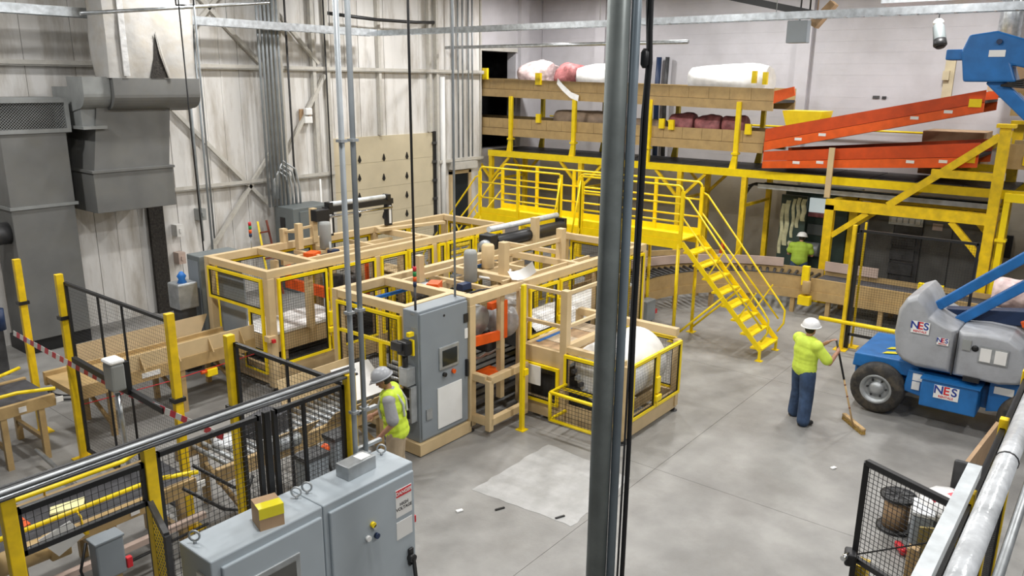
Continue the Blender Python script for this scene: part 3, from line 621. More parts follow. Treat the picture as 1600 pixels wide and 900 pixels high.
q = pz(318, 565, .75); t = thing('pull_switch', 'orange and yellow pull-cord switch under the far infeed conveyor', 'switch', (q.x, 11.9, .7)); MB().cbox((q.x, 11.92, .62), .2, .1, .14).build('housing', 'yellow', t, bevel=.02); MB().tube((q.x-.2, 11.9, .66), (q.x-.1, 11.9, .66), .03).build('eyelet', 'orange', t)
solo('hose_coil', MB().path(arc((5.5, 14.4, .03), .45, 0, 5.8, 18, (1, 0, 0), (0, 1, 0)) + arc((5.55, 14.45, .06), .4, 5.8, 11.5, 16, (1, 0, 0), (0, 1, 0)), .018, 6), 'black', 'black hose coiled on the floor before the air handler', 'hose')
solo('hose_coil', MB().path(arc((2.95, 10.6, .02), .4, 2, 7.4, 16, (1, 0, 0), (0, 1, 0)), .015, 6), 'black', 'black cord looped on the floor under the far belt', 'cord')
solo('floor_pad', MB().box(1.4, 4.0, 10.2, 11.9, 0, .012), 'concrete', 'grey plate lying on the floor before the far belt', 'plate')
# small fenced column & blue rag stand left of far machine
t = thing('control_column', 'small dark control column with blue rags beside the far machine', 'control box', (7.45, 13.9, 0))
MB().box(7.3, 7.6, 13.75, 14.05, 0, 1.25).build('column', 'dark_steel', t); MB().box(7.25, 7.65, 13.7, 14.1, 1.25, 1.75).build('housing', 'galv_dull', t, bevel=.03)
MB().lathe([(.03, 0), (.09, .03), (.06, .1), (.09, .16), (.03, .24), (.001, .25)], (7.42, 13.85, 1.72), n=9).build('rag', 'blue', t)
t = thing('side_cabinet', 'grey control cabinet behind the left end of the far machine', 'cabinet', (7.95, 13.95, 0))
MB().box(7.75, 8.65, 13.75, 14.2, 0, 2.2).build('body', 'cab_dark', t, bevel=.015); MB().box(7.74, 7.75, 13.8, 14.15, .2, 2.1).build('door', 'cab_grey', t)

# ================================================================== GUARDED MACHINES
PT = .14
def corner(t, x, y, z1, z0=.1, s_=PT, mt='tan', name='post'): return MB().box(x-s_/2, x+s_/2, y-s_/2, y+s_/2, z0, z1).build(name, mt, t, bevel=.008)
def rail(t, p, q, h=.14, w_=.12, mt='tan', name='rail'): return MB().beam(p, q, w_, h).build(name, mt, t, bevel=.006)
def latch(t, x, y, z): 
    MB().box(x-.06, x+.06, y-.06, y-.02, z, z+.28).build('latch_plate', 'yellow', t, bevel=.015); MB().box(x-.1, x+.07, y-.09, y-.03, z-.13, z-.02).build('latch_block', 'yellow', t, bevel=.02)
def foot(t, x, y): MB().tube((x, y, .0), (x, y, .1), .03).lathe([(.07, 0), (.07, .015), (.03, .02)], (x, y, 0), n=12).build('foot', 'dark_steel', t)

# ---------- far machine
Z1 = 2.26; A0, A1, B0, B1 = 7.8, 14.22, 11.62, 13.48
t = M1 = thing('wrapping_machine', 'far tan wrapping machine caged in yellow mesh guards near back wall', 'machine', (11, 12.5, 0))
for x in (A0, 10.28, 11.9, A1):
    for y in (B0, B1): corner(t, x, y, Z1-.14); foot(t, x, y)
for y in (B0, B1): rail(t, (A0-.07, y, Z1-.07), (A1+.07, y, Z1-.07)); rail(t, (A0, y, .3), (A1, y, .3), .34, .06, name='skirt')
for x in (A0, 8.87, 11.95, A1): rail(t, (x, B0+.06, Z1-.071), (x, B1-.06, Z1-.071), .13)
rail(t, (A0, B0+.07, .3), (A0, B1-.07, .3), .34, .06, name='skirt'); rail(t, (A1, B0+.07, .3), (A1, B1-.07, .3), .34, .06, name='skirt')
rail(t, (8.9, B0+.35, Z1-.05), (11.9, B0+.35, Z1-.05), .08, .06)
gz = .5; gh = Z1-.16-gz; fy = B0-.09
for x0, x1 in ((7.92, 9.0), (9.06, 10.2), (10.34, 11.04), (11.1, 11.82), (11.98, 12.2), (12.26, 13.12), (13.18, 14.14)):
    guard(t, (x0, fy, gz), (1, 0, 0), x1-x0, gh, wr=.0022)
for x0, x1 in ((7.92, 10.2), (10.34, 11.82), (11.98, 13.0), (13.05, 14.14)): guard(t, (x0, B1+.05, gz), (1, 0, 0), x1-x0, gh, wr=.0018)
guard(t, (A0-.09, B1-.08, 1.5), (0, -1, 0), B1-B0-.16, Z1-.16-1.5, wr=.0022)
guard(t, (A0-.09, B0+.52, .72), (0, -1, 0), .44, .78, wr=.0022); guard(t, (A0-.09, B0+.75, .34), (0, -1, 0), .67, .36, wr=.0022, t=.04)
guard(t, (A1+.09, B0+.1, gz), (0, 1, 0), .85, gh, wr=.0018); guard(t, (A1+.09, B0+1.0, gz), (0, 1, 0), .78, gh, wr=.0018)
MB().box(7.9, 7.93, 12.55, 13.4, .3, 2.0).build('end_plate', 'cab_grey', t)
latch(t, 9.03, fy, 1.0)
MB().cbox((7.72, B0-.06, 1.05), .16, .14, .1).build('sensor', 'tan', t); MB().cbox((7.72, B0-.15, 1.02), .06, .06, .06).build('sensor_cap', 'red', t)
# inside the far machine
MB().box(7.95, 9.85, 12.05, 13.05, .55, .93).build('infeed_bed', 'tan', t, bevel=.01)
solo('film_sheet', MB().grid([[(7.95+1.9*i/12, 12.02+1.05*j/6, .945+.012*math.sin(i*1.7+j)) for j in range(7)] for i in range(13)]).grid([[(7.95+1.9*i/12, 12.02, .9+.05*j) for j in range(2)] for i in range(13)]), 'film', 'shiny white film sheet covering the infeed bed of the far machine', 'film')
MB().box(10.1, 14.0, 12.1, 13.0, .6, .8).build('outfeed_bed', 'dark_steel', t)
for i in range(22): MB().tube((10.2+.17*i, 12.12, .84), (10.2+.17*i, 12.98, .84), .04, 8).build('roller', 'galv_dull', t)
for x in (8.4, 9.6, 11.0, 12.4, 13.6): MB().box(x-.05, x+.05, 12.1, 12.2, .1, .6).build('bed_leg', 'tan', t); MB().box(x-.05, x+.05, 12.9, 13, .1, .6).build('bed_leg', 'tan', t)
MB().beam((9.3, 11.75, 1.5), (9.3, 13.2, 1.5), .1, .2).build('carriage_beam', 'orange', t); MB().box(9.26, 9.34, 13.1, 13.2, 1.5, 2.1).build('carriage_arm', 'orange', t); MB().box(10.2, 10.26, 11.8, 11.86, 1.3, 2.0).build('carriage_arm', 'orange', t)
for k in range(9): MB().box(7.9, 14.1, 11.75+.2*k, 11.88+.2*k, .3, .36).build('floor_slat', 'dark_steel', t)
MB().lathe([(.13, 0), (.15, .03), (.15, .3), (.08, .34)], (9.5, 12.2, 1.85)).build('drive_motor', 'black', t)
for x, y, zz in ((10.0, 12.0, 1.1), (10.05, 12.7, 1.0), (10.6, 12.2, 1.3)): MB().box(x, x+.3, y, y+.25, zz, zz+.55).build('drive_unit', 'dark_steel', t, bevel=.03)
for x in (8.9, 10.3, 11.3): MB().box(x-.06, x+.06, 12.95, 13.07, .1, 2.05).build('inner_post', 'tan', t); MB().box(x-.06, x+.06, 11.9, 12.02, .9, 2.05).build('inner_post', 'tan', t)
MB().box(10.5, 11.1, 12.1, 13.0, .9, 1.5).build('film_carriage', 'galv_dull', t, bevel=.04)
solo('film_roll', MB().lathe([(.07, 0), (.24, 0), (.24, .8), (.07, .8)], (10.75, 12.15, 1.72), (0, 1, 0)), 'film', 'white film roll inside the far machine cage', 'roll')
for k in range(7): MB().box(11.25, 11.75, 11.85, 12.9, .95+.09*k, .98+.09*k).build('tray_slat', 'tan', t)
MB().beam((9.0, 12.9, 2.02), (11.9, 12.9, 2.02), .09, .14).build('top_carrier', 'tan', t); MB().beam((9.0, 12.2, 2.02), (11.9, 12.2, 2.02), .09, .14).build('top_carrier', 'tan', t)
for x in (9.5, 10.05, 10.9): MB().box(x, x+.08, 12.0, 13.2, 2.06, 2.14).build('cross_carrier', 'tan', t)
# raised posts and rails on top
for x, y, h in ((9.5, 13.5, .28), (9.58, 13.1, .42), (10.22, 13.45, .62)): MB().box(x-.06, x+.06, y-.06, y+.06, Z1-.1, Z1+h).build('mast', 'tan', t)
rail(t, (9.5, 13.5, Z1+.2), (10.22, 13.45, Z1+.25), .05, .05); rail(t, (9.5, 13.5, Z1+.22), (9.58, 13.1, Z1+.25), .05, .05)
MB().lathe([(.1, 0), (.12, .02), (.12, .5), (.1, .56), (.001, .57)], (10.12, 12.95, 2.1), n=18).build('cylinder_motor', 'box_grey', t)
MB().cbox((9.5, 12.6, 2.12), .3, .22, .12, .4).build('valve_block', 'orange', t); MB().cbox((9.95, 12.5, 2.12), .2, .14, .1).build('connector_block', 'navy', t)
MB().path([(10.1, 12.8, 2.2), (9.95, 12.6, 2.3), (9.8, 12.4, 2.2)], .025, 6).build('cable', 'box_grey', t)
MB().beam((11.6, 13.0, Z1+.02), (13.3, 12.6, Z1+.02), .14, .06).build('hinged_arm', 'tan', t)
# black roller gantry on top
G = thing('roller_gantry', 'black roller gantry with chrome rod standing on the far machine', 'roller gantry', (11.4, 13.35, Z1))
for x in (10.55, 12.25): MB().box(x-.07, x+.07, 13.3, 13.42, Z1, Z1+.52).build('upright', 'black', G); MB().box(x-.03, x+.03, 13.285, 13.3, Z1+.05, Z1+.46).build('cover_strip', 'paper', G)
MB().box(10.45, 12.35, 13.28, 13.44, Z1+.5, Z1+.62).build('beam', 'black', G); MB().tube((10.55, 13.3, Z1+.68), (12.1, 13.3, Z1+.68), .05).build('chrome_rod', 'tube_white', G)
MB().tube((10.5, 13.28, Z1+.42), (12.3, 13.28, Z1+.42), .03).build('guide_rod', 'chrome', G); MB().box(10.15, 10.5, 13.25, 13.45, Z1+.35, Z1+.6).build('drive', 'black', G, bevel=.02)
for x in (10.55, 12.2): MB().box(x-.05, x+.05, 13.25, 13.42, Z1+.6, Z1+.72).build('bearing', 'black', G)
def stack_light(x, y, z0, label, pole=.3):
    t = thing('stack_light', label, 'signal light', (x, y, z0)); MB().tube((x, y, z0), (x, y, z0+pole), .01, 6).build('pole', 'galv_dull', t)
    for i, c in enumerate(('navy', 'orange', 'green', 'red')): MB().tube((x, y, z0+pole+.075*i), (x, y, z0+pole+.075*(i+1)-.005), .03, 10).build('lens', c, t)
q = pY(393, 388, 13.5); stack_light(q.x, 13.5, Z1, 'stack light on the far machine top corner', .22)

# ---------- near machine
C0, C1, D0, D1, DN = 7.83, 14.22, 7.83, 9.78, 8.22
t = M2 = thing('wrapping_machine', 'near tan wrapping machine in yellow mesh guards behind the tall grey cabinet', 'machine', (11, 8.8, 0))
for x, y in ((C0, DN), (C0, D1), (8.82, D0+.0), (10.15, D0), (12.5, D0), (C1, D0), (10.3, D1), (12.2, D1), (C1, D1)):
    corner(t, x, y, Z1-.14); foot(t, x, y)
rail(t, (C0-.07, D1, Z1-.07), (C1+.07, D1, Z1-.07)); rail(t, (C0-.07, DN, Z1-.07), (8.78, DN, Z1-.07)); rail(t, (8.76, D0, Z1-.07), (C1+.07, D0, Z1-.07))
for x, y0 in ((C0, DN), (8.85, D0), (C1, D0)): rail(t, (x, y0+.06, Z1-.071), (x, D1-.06, Z1-.071), .13)
rail(t, (8.9, D1-.35, Z1-.05), (12.0, D1-.35, Z1-.05), .08, .06); rail(t, (9.95, 8.1, Z1-.05), (12.6, 8.1, Z1-.05), .07, .05)
rail(t, (10.2, D1-.3, Z1-.06), (10.2, D0+.06, Z1-.06), .12, .1); rail(t, (11.9, D1-.1, Z1-.06), (11.9, D0+.06, Z1-.06), .12, .1)
rail(t, (C0, D1, .3), (C1, D1, .3), .34, .06, name='skirt'); rail(t, (C0, DN+.07, .3), (C0, D1-.07, .3), .34, .06, name='skirt'); rail(t, (10.2, D0, .3), (C1, D0, .3), .34, .06, name='skirt'); rail(t, (C1, D0+.07, .3), (C1, D1-.07, .3), .34, .06, name='skirt')
fy = D0-.09
for x0, x1 in ((10.24, 11.08), (11.14, 12.42), (12.58, 13.2), (13.26, 14.14)): guard(t, (x0, fy, 1.22 if x1 < 11.7 else .5), (1, 0, 0), x1-x0, Z1-.16-(1.22 if x1 < 11.7 else .5), wr=.0022)
for x0, x1 in ((7.92, 9.0), (9.06, 10.2), (10.38, 11.2), (11.26, 12.1), (12.3, 13.2), (13.25, 14.14)): guard(t, (x0, D1+.05, gz), (1, 0, 0), x1-x0, gh, wr=.0018)
guard(t, (C0-.09, D1-.08, .5), (0, -1, 0), D1-DN-.1, Z1-.16-.5, wr=.0022, mid=1.12)
MB().box(C0-.13, C0-.05, 8.62, 8.7, .5, 1.6).build('door_post', 'yellow', t); MB().box(C0-.13, C0-.05, 9.1, 9.15, .3, 1.6).build('door_post', 'yellow', t)
guard(t, (C1+.09, D0+.05, gz), (0, 1, 0), .85, gh, wr=.0018); guard(t, (C1+.09, D0+1.0, gz), (0, 1, 0), .85, gh, wr=.0018)
latch(t, 11.11, fy, 1.5)
# step frame below the tall cabinet's right
for zz in (.24, .95): rail(t, (8.85, 7.45, zz), (9.8, 7.45, zz), .12, .1); rail(t, (8.85, 7.5, zz), (8.85, 7.8, zz), .12, .1)
corner(t, 8.85, 7.45, .95, .1, .1); corner(t, 9.75, 7.45, .95, .1, .1)
# inside the near machine
for k in range(9): MB().box(7.95 if k > 1 else 8.95, 14.1, 7.95+.2*k, 8.08+.2*k, .3, .36).build('floor_slat', 'dark_steel', t)
MB().box(7.95, 9.5, 8.35, 9.3, .6, .9).build('infeed_bed', 'dark_steel', t)
for i in range(9): MB().tube((8.0+.17*i, 8.36, .93), (8.0+.17*i, 9.28, .93), .035, 8).build('roller', 'galv_dull', t)
MB().box(11.2, 14.1, 8.25, 9.3, .6, .9).build('outfeed_bed', 'dark_steel', t)
solo('film_sheet', MB().grid([[(11.2+2.9*i/14, 8.2+1.1*j/6, .93+.25*max(0, math.sin(math.pi*j/6))+.02*math.sin(i*1.7+j)) for j in range(7)] for i in range(15)]), 'film', 'white wrapped bundle on the outfeed bed of the near machine', 'film')
for x in (8.1, 9.3, 11.3, 12.6, 13.8): MB().box(x-.05, x+.05, 8.3, 8.4, .1, .6).build('bed_leg', 'tan', t); MB().box(x-.05, x+.05, 9.2, 9.3, .1, .6).build('bed_leg', 'tan', t)
MB().box(9.62, 9.72, 7.85, 7.95, .3, 2.1).build('inner_post', 'tan', t); MB().box(9.7, 9.82, 9.2, 9.32, .3, 2.1).build('inner_post', 'tan', t)
MB().beam((8.95, 7.9, 1.46), (9.75, 7.9, 1.4), .06, .16).build('carriage_beam', 'orange', t, label='orange arm'); MB().box(9.7, 9.78, 7.84, 7.9, 1.35, 2.0).build('carriage_arm', 'orange', t); MB().box(9.5, 9.76, 7.95, 8.05, 1.86, 1.97).build('clamp', 'orange', t); MB().box(9.3, 9.75, 7.9, 8.2, .62, .78).build('lower_clamp', 'orange', t, bevel=.02)
MB().lathe([(.02, -.02), (.25, -.02), (.25, .85), (.02, .85)], (9.28, 8.05, 1.72), (0, 1, 0), 28).build('drum', 'galv_dull', t, label='round grey drum end')
for x, y, zz, c in ((9.0, 8.3, 1.0, 'dark_steel'), (9.8, 8.3, .95, 'dark_steel'), (9.5, 8.6, 1.2, 'galv_dull'), (10.0, 8.9, 1.3, 'dark_steel')): MB().box(x, x+.32, y, y+.3, zz, zz+.4).build('drive_unit', c, t, bevel=.04)
solo('film_web', MB().grid([[(8.9+.7*i/8, 7.86+.25*j/3, 1.2-.18*j/3+.02*math.sin(i*2)) for j in range(4)] for i in range(9)]), 'film_grey', 'blueish film web hanging under the orange arm', 'film')
solo('film_roll', MB().lathe([(.07, 0), (.3, 0), (.3, 1.0), (.07, 1.0)], (9.95, 8.1, 1.55), (.9, .4, 0)), 'film_grey', 'silvery film roll inside the near machine cage', 'roll')
for y in (8.35, 9.25): MB().beam((9.0, y, 2.02), (12.0, y, 2.02), .09, .14).build('top_carrier', 'tan', t)
for x in (9.2, 9.75, 10.6, 11.3): MB().box(x, x+.08, 8.0, 9.6, 2.06, 2.14).build('cross_carrier', 'tan', t)
mxa, mxb = pY(787, 430, 8.35).x, pY(876, 395, 8.35).x; MB().box(mxa-.07, mxa+.07, 8.28, 8.42, Z1-.2, pY(787, 378, 8.35).z).build('mast', 'tan', t, bevel=.008); MB().box(mxb-.07, mxb+.07, 8.28, 8.42, Z1-.2, pY(876, 357, 8.35).z).build('mast', 'tan', t, bevel=.008); MB().box(9.2, 9.32, 9.3, 9.42, Z1-.1, 2.62).build('mast', 'tan', t)
MB().box(12.95, 13.09, 9.65, 9.79, Z1-.1, 2.75).build('mast', 'tan', t)
rail(t, (mxa, 8.35, pY(787, 396, 8.35).z), (mxb, 8.35, pY(876, 374, 8.35).z), .08, .06); rail(t, (mxb, 8.35, Z1+.1), (mxb, 9.7, Z1+.1), .08, .06)
MB().lathe([(.1, 0), (.12, .02), (.12, .5), (.1, .56), (.001, .57)], (10.0, 8.85, 2.1), n=18).build('cylinder_motor', 'box_grey', t)
MB().lathe([(.11, 0), (.12, .02), (.12, .42), (.1, .45)], (11.0, 9.3, 2.1), n=18).build('cylinder_motor', 'tan', t)
MB().cbox((9.25, 9.0, 2.14), .3, .2, .14, .5).build('valve_block', 'orange', t); MB().cbox((9.0, 8.7, 1.9), .3, .2, .14, .2).build('valve_block', 'orange', t); MB().cbox((9.55, 8.6, 2.15), .22, .14, .1).build('connector_block', 'navy', t)
MB().lathe([(.1, 0), (.12, .05), (.1, .4)], (9.0, 9.3, 2.05), (.8, -.5, .1), 14).build('air_tank', 'galv_dull', t)
MB().path([(10.05, 8.7, 2.2), (10.2, 8.5, 2.16), (10.5, 8.45, 2.2), (10.8, 8.6, 2.2)], .025, 6).build('cable', 'paper', t); MB().path([(9.2, 8.3, 2.12), (9.5, 8.2, 2.16), (9.9, 8.15, 2.12)], .02, 6).build('cable', 'black', t)
MB().beam((8.0, D1-.2, 2.0), (9.4, D1-.2, 2.0), .05, .05).build('air_pipe', 'blue', t); MB().beam((10.3, D1-.25, 2.1), (11.4, D1-.25, 2.1), .06, .06).build('air_pipe', 'blue', t)
solo('sheet_metal_chute', MB().grid([[pz(793, 424, 2.36).lerp(pz(800, 437, 2.3), i/4).lerp(pz(832, 408, 2.62).lerp(pz(838, 425, 2.42), i/4), j/4)+V3((0, 0, -.06*math.sin(math.pi*j/4))) for j in range(5)] for i in range(5)]), 'paper', 'white curved sheet chute tilted on top of the near machine', 'chute')
G = thing('roller_gantry', 'black roller beam with chrome rod along top of the near machine', 'roller gantry', (13, 9.95, Z1))
a, b = V3((11.75, 9.9, Z1+.12)), V3((14.3, 9.9, Z1+.12))
MB().tube(a+V3((.1, -.05, -.0)), b+V3((-.1, -.05, 0)), .13, 16).build('black_roller', 'black', G); MB().tube(a+V3((.1, .1, .24)), b+V3((-.1, .1, .24)), .06, 14).build('chrome_rod', 'tube_white', G); MB().box(11.8, 14.2, 9.98, 10.06, Z1+.05, Z1+.2).build('beam', 'black', G)
MB().box(11.6, 11.85, 9.75, 10.05, Z1-.18, Z1+.3).build('end_plate', 'black', G, bevel=.02); MB().box(14.2, 14.3, 9.8, 10.05, Z1-.1, Z1+.3).build('end_plate', 'black', G); MB().lathe([(.1, 0), (.12, .02), (.12, .12), (.05, .14)], (11.6, 9.85, Z1+.1), (-1, -.3, 0), 16).build('motor_face', 'galv_dull', G)

# ---------- low roll cage
E0, E1, K0, K1, KM = 9.97, 11.68, 5.67, 7.66, 6.8
t = M3 = thing('roll_cage_station', 'low tan roll station with plywood deck and yellow mesh cage', 'machine', (10.8, 6.6, 0))
for x in (E0, E1):
    corner(t, x, K0, 1.3, .1, .11); foot(t, x, K0); foot(t, x, KM)
corner(t, E0, KM, 2.3, .1, .13); corner(t, E1, KM, 1.45, .1, .11); corner(t, E0, K1, 2.2, .1, .11); corner(t, E1, K1, 1.45, .1, .11)
for y in (K0, ): rail(t, (E0-.05, y, .22), (E1+.05, y, .22), .32, .06, name='skirt')
for x in (E0, E1): rail(t, (x, K0, .22), (x, K1, .22), .32, .06, name='skirt')
rail(t, (E0, KM-.05, 1.33), (E0, K0, 1.33), .1, .1); rail(t, (E1, K1, 1.42), (E1, K0, 1.42), .13, .12); rail(t, (E0, KM, 1.33), (E1, KM, 1.33), .1, .1)
rail(t, (E0, K1, 1.12), (E0, KM+.06, 1.12), .28, .1, name='deck_beam'); rail(t, (E0, KM, 1.12), (E1, KM, 1.12), .2, .08, name='deck_beam'); rail(t, (E0, K1, 1.12), (E1, K1, 1.12), .2, .08, name='deck_beam')
for i in range(4): MB().box(E0+.06+.42*i, E0+.06+.42*(i+1)-.01, KM+.05, K1-.04, 1.16+.004*(i % 2), 1.2+.004*(i % 2)).build('deck_board', 'plywood' if i % 2 else 'wood_brown', t)
MB().box(E0+.3, E0+1.3, K1-.12, K1-.05, 1.204, 1.21).build('blue_strip', 'blue', t)
for zz in (2.24, 1.68): rail(t, (E0, K1, zz), (E0, KM, zz), .06, .05, name='handrail'); rail(t, (E0, KM, zz), (E1, KM, zz), .06, .05, name='handrail')
corner(t, E1, KM, 2.26, 1.4, .07, name='handrail_post')
guard(t, (E0-.08, K1-.05, .32), (0, -1, 0), K1-KM-.1, .66, wr=.0018); guard(t, (E0-.08, KM-.05, .66), (0, -1, 0), KM-K0-.1, .6, wr=.0018)
MB().box(E0-.12, E0-.1, 7.2, 7.45, .62, .95).build('notice', 'paper', t)
guard(t, (E0+.08, K0-.08, .36), (1, 0, 0), .78, .94, wr=.0022); guard(t, (E0+.88, K0-.08, .36), (1, 0, 0), .82, .94, wr=.0022); latch(t, E0+.87, K0-.08, .62)
guard(t, (E1+.07, K0+.05, .36), (0, 1, 0), KM-K0-.1, .94, wr=.0018)
# projecting low basket of yellow tube
bk = MB(); bx0, bx1, by0, by1, bz0, bz1 = 9.45, E0-.08, 5.8, 6.7, .3, .76
for zz in (bz0, bz1): bk.path([(bx1, by1, zz), (bx0, by1, zz), (bx0, by0, zz), (bx1, by0, zz)], .03, 8)
for y in (by0, by1): bk.path([(bx0, y, bz0), (bx0, y, bz1)], .03, 8)
bo = bk.build('tube_basket', 'yellow', t); MB().wires((bx0, by0, bz0), (0, 1, 0), (0, 0, 1), by1-by0, bz1-bz0, .06).wires((bx0, by0, bz1), (1, 0, 0), (0, 1, 0), bx1-bx0, by1-by0, .08).build('wire_mesh', 'black', bo, kind='stuff')
for zz in (.3, .42): MB().box(E0+.1, E1-.1, 5.85 if zz < .4 else 6.0, 5.95 if zz < .4 else 6.06, zz, zz+.12).build('cradle_rail', 'tan', t)
for i in range(5): MB().beam((E0+.1, 6.5+.07*i, .62+.1*i), (E1-.1, 6.5+.07*i, .62+.1*i), .05, .06).build('lift_bar', 'dark_steel' if i % 2 else 'galv_dull', t)
MB().box(E0+.1, E1-.1, 6.85, 7.55, .3, .75).build('drive_box', 'dark_steel', t, bevel=.02)
rr = .53; rl = MB().lathe([(.06, 0), (rr-.03, 0), (rr, .03), (rr+.005, .4), (rr, 1.2), (rr-.03, 1.23), (.06, 1.23)], (E0+.2, 6.22, .95), (1, 0, 0), 40)
ro = solo('wrapped_roll', rl, 'film', 'large white film-wrapped roll inside the low yellow cage', 'roll')
t = thing('mirror_post', 'slim yellow light-curtain post standing before the low roll station', 'post', (9.37, 7.2, 0)); MB().box(9.34, 9.41, 7.17, 7.23, .01, 2.44).build('upright', 'yellow', t); MB().box(9.3, 9.45, 7.12, 7.28, 0, .012).build('foot_plate', 'yellow', t); MB().box(9.36, 9.46, 7.14, 7.2, .95, 1.05).build('receiver', 'yellow', t)

# ---------- tall grey cabinet
t = thing('control_cabinet', 'tall grey control cabinet with small screen standing before the near machine', 'cabinet', (8.2, 7.98, 0))
MB().box(7.62, 8.78, 7.76, 8.14, .02, .2).build('plinth', 'tan', t); MB().box(7.68, 8.74, 7.82, 8.13, .2, 2.26).build('body', 'cab_grey', t, bevel=.012)
dr = MB().box(7.7, 8.73, 7.79, 7.825, .24, 2.22).build('door', 'cab_grey', t, bevel=.01)
hm = MB().box(8.07, 8.5, 7.765, 7.8, 1.26, 1.62).build('screen_frame', 'galv_dull', t, bevel=.01); MB().box(8.13, 8.45, 7.758, 7.77, 1.31, 1.56).build('screen', 'glass_dark', hm)
MB().box(8.03, 8.57, 7.775, 7.795, .32, .98).build('notice', 'white', t, label='white notice sheet'); MB().box(8.63, 8.73, 7.78, 7.795, 1.88, 2.02).build('data_plate', 'black', t); MB().box(8.65, 8.72, 7.78, 7.795, 1.62, 1.78).build('paper_tag', 'paper', t)
for x, c in ((8.18, 'black'), (8.38, 'orange')): MB().tube((x, 7.75, 1.17), (x, 7.79, 1.17), .035, 12).build('knob', c, t)
MB().box(8.66, 8.7, 7.74, 7.79, 1.0, 1.28).build('handle', 'black', t, bevel=.008); MB().box(7.78, 7.9, 7.77, 7.79, .55, .72).build('nameplate', 'galv_dull', t); MB().box(8.72, 8.8, 7.82, 7.9, .98, 1.08).build('lock_stub', 'yellow', t); MB().tube((8.2, 7.785, 2.1), (8.2, 7.795, 2.1), .02).build('bolt', 'black', t)
t = thing('meter_box', 'small grey box with dark windows on the side of the tall cabinet', 'box', (7.6, 7.97, 1)); MB().box(7.5, 7.675, 7.88, 8.06, 1.14, 1.42).build('upper_box', 'galv_dull', t, bevel=.008); MB().box(7.55, 7.675, 7.86, 8.06, .55, 1.12).build('lower_box', 'galv_dull', t, bevel=.008)
for i in range(3): MB().box(7.54, 7.556, 7.9, 8.03, .62+.17*i, .75+.17*i).build('window', 'black', t)
t = thing('scanner_head', 'black scanner with yellow tag clamped beside the tall cabinet', 'scanner', (7.58, 8.05, 1.7)); q = pY(640, 540, 7.95)
MB().cbox((7.56, 7.98, 1.72), .16, .2, .22).build('head', 'black', t, bevel=.03); MB().cbox((7.5, 8.05, 1.75), .12, .2, .12).build('arm', 'dark_steel', t); MB().cbox((7.63, 7.9, 1.72), .03, .08, .24).build('tag', 'yellow', t); MB().tube((7.56, 7.98, 1.35), (7.56, 7.98, 1.62), .045).build('cable_gland', 'black', t); MB().cbox((7.6, 7.9, 1.93), .1, .06, .06).build('bracket', 'yellow', t)
q = pY(649, 480, 7.92); SX = q.x
t = thing('stack_light', 'stack light on black pole clamped to the tall grey cabinet', 'signal light', (SX, 7.92, 1.95)); MB().tube((SX, 7.92, 1.8), (SX, 7.92, 2.62), .018, 8).build('pole', 'black', t)
for i, c in enumerate(('navy', 'orange', 'green', 'red')): MB().tube((SX, 7.92, 2.62+.075*i), (SX, 7.92, 2.69+.075*i), .028, 10).build('lens', c, t)
for zz in (1.98, 2.2): MB().box(SX-.06, 7.7, 7.88, 7.96, zz, zz+.03).build('clamp', 'galv_dull', t)
solo('cable_drop', MB().path([(SX, 7.92, 2.92), (SX-.01, 7.92, 6), (SX, 7.92, 9.5)], .018, 8), 'black', 'black cable dropping from the roof to the stack light pole', 'cable')
q = pY(711, 462, 8.0); solo('drop_conduit', MB().tube((q.x, 8.0, 2.26), (q.x, 8.0, 9.5), .018, 8), 'conduit', 'thin grey conduit dropping onto the tall cabinet top', 'conduit')

# ---------- pale double cabinet in the foreground
CZ = 2.05; cy0, cy1 = 4.85, 5.32; cx0, cx1 = 2.61, 4.69; cm = pz(511, 795, CZ).x
def front_cab(x0, x1, label):
    t = thing('control_cabinet', label, 'cabinet', ((x0+x1)/2, (cy0+cy1)/2, 0))
    MB().box(x0+.003, x1-.003, cy0+.03, cy1, .1, CZ).build('body', 'cab_blue', t, bevel=.012); MB().box(x0+.02, x1-.02, cy0+.05, cy1-.02, 0, .1).build('plinth', 'dark_steel', t)
    return t
def eyebolt(t, x, y): MB().path(arc((x, y, CZ+.065), .042, 0, 2*math.pi, 14, (.62, -.78, 0))[:-1], .009, 6, closed=True).tube((x, y, CZ), (x, y, CZ+.025), .014, 8).build('eyebolt', 'galv_dull', t)
t = front_cab(cx0, cm, 'pale grey cabinet bay with viewing window, cardboard box on top')
MB().box(cx0+.08, cm-.03, cy0, cy0+.035, .15, CZ-.075).build('door', 'cab_blue', t, bevel=.012); wf = MB().box(cx0+.2, cx0+.75, cy0-.02, cy0+.003, 1.15, 1.78).build('window_frame', 'galv_dull', t, bevel=.008); MB().box(cx0+.25, cx0+.7, cy0-.026, cy0-.018, 1.2, 1.73).build('window_pane', 'panel_dark', wf)
MB().box(cx0-.012, cx0+.004, cy0+.08, cy0+.22, 1.3, 1.9).build('side_plate', 'paper', t)
eyebolt(t, cx0+.07, cy1-.12); eyebolt(t, cm-.06, cy1-.17)
t = front_cab(cm, cx1, 'pale grey cabinet bay with danger label and black handle')
MB().box(cm+.05, cx1-.02, cy0, cy0+.035, .15, CZ-.075).build('door', 'cab_blue', t, bevel=.012); eyebolt(t, cm+.05, cy1-.17); eyebolt(t, cx1-.1, cy1-.12)
y_ = cy0-.004; dn = MB().box(cx1-.26, cx1-.06, y_, cy0+.001, 1.58, 1.86).build('danger_sign', 'paper', t)
MB().box(cx1-.255, cx1-.065, y_-.002, y_, 1.785, 1.855).build('sign_header', 'red', dn); text_mesh('lettering', 'DANGER', .05, (cx1-.16, y_-.003, 1.82), (1, 0, 0), (0, 0, 1), 'white', dn, .0006)
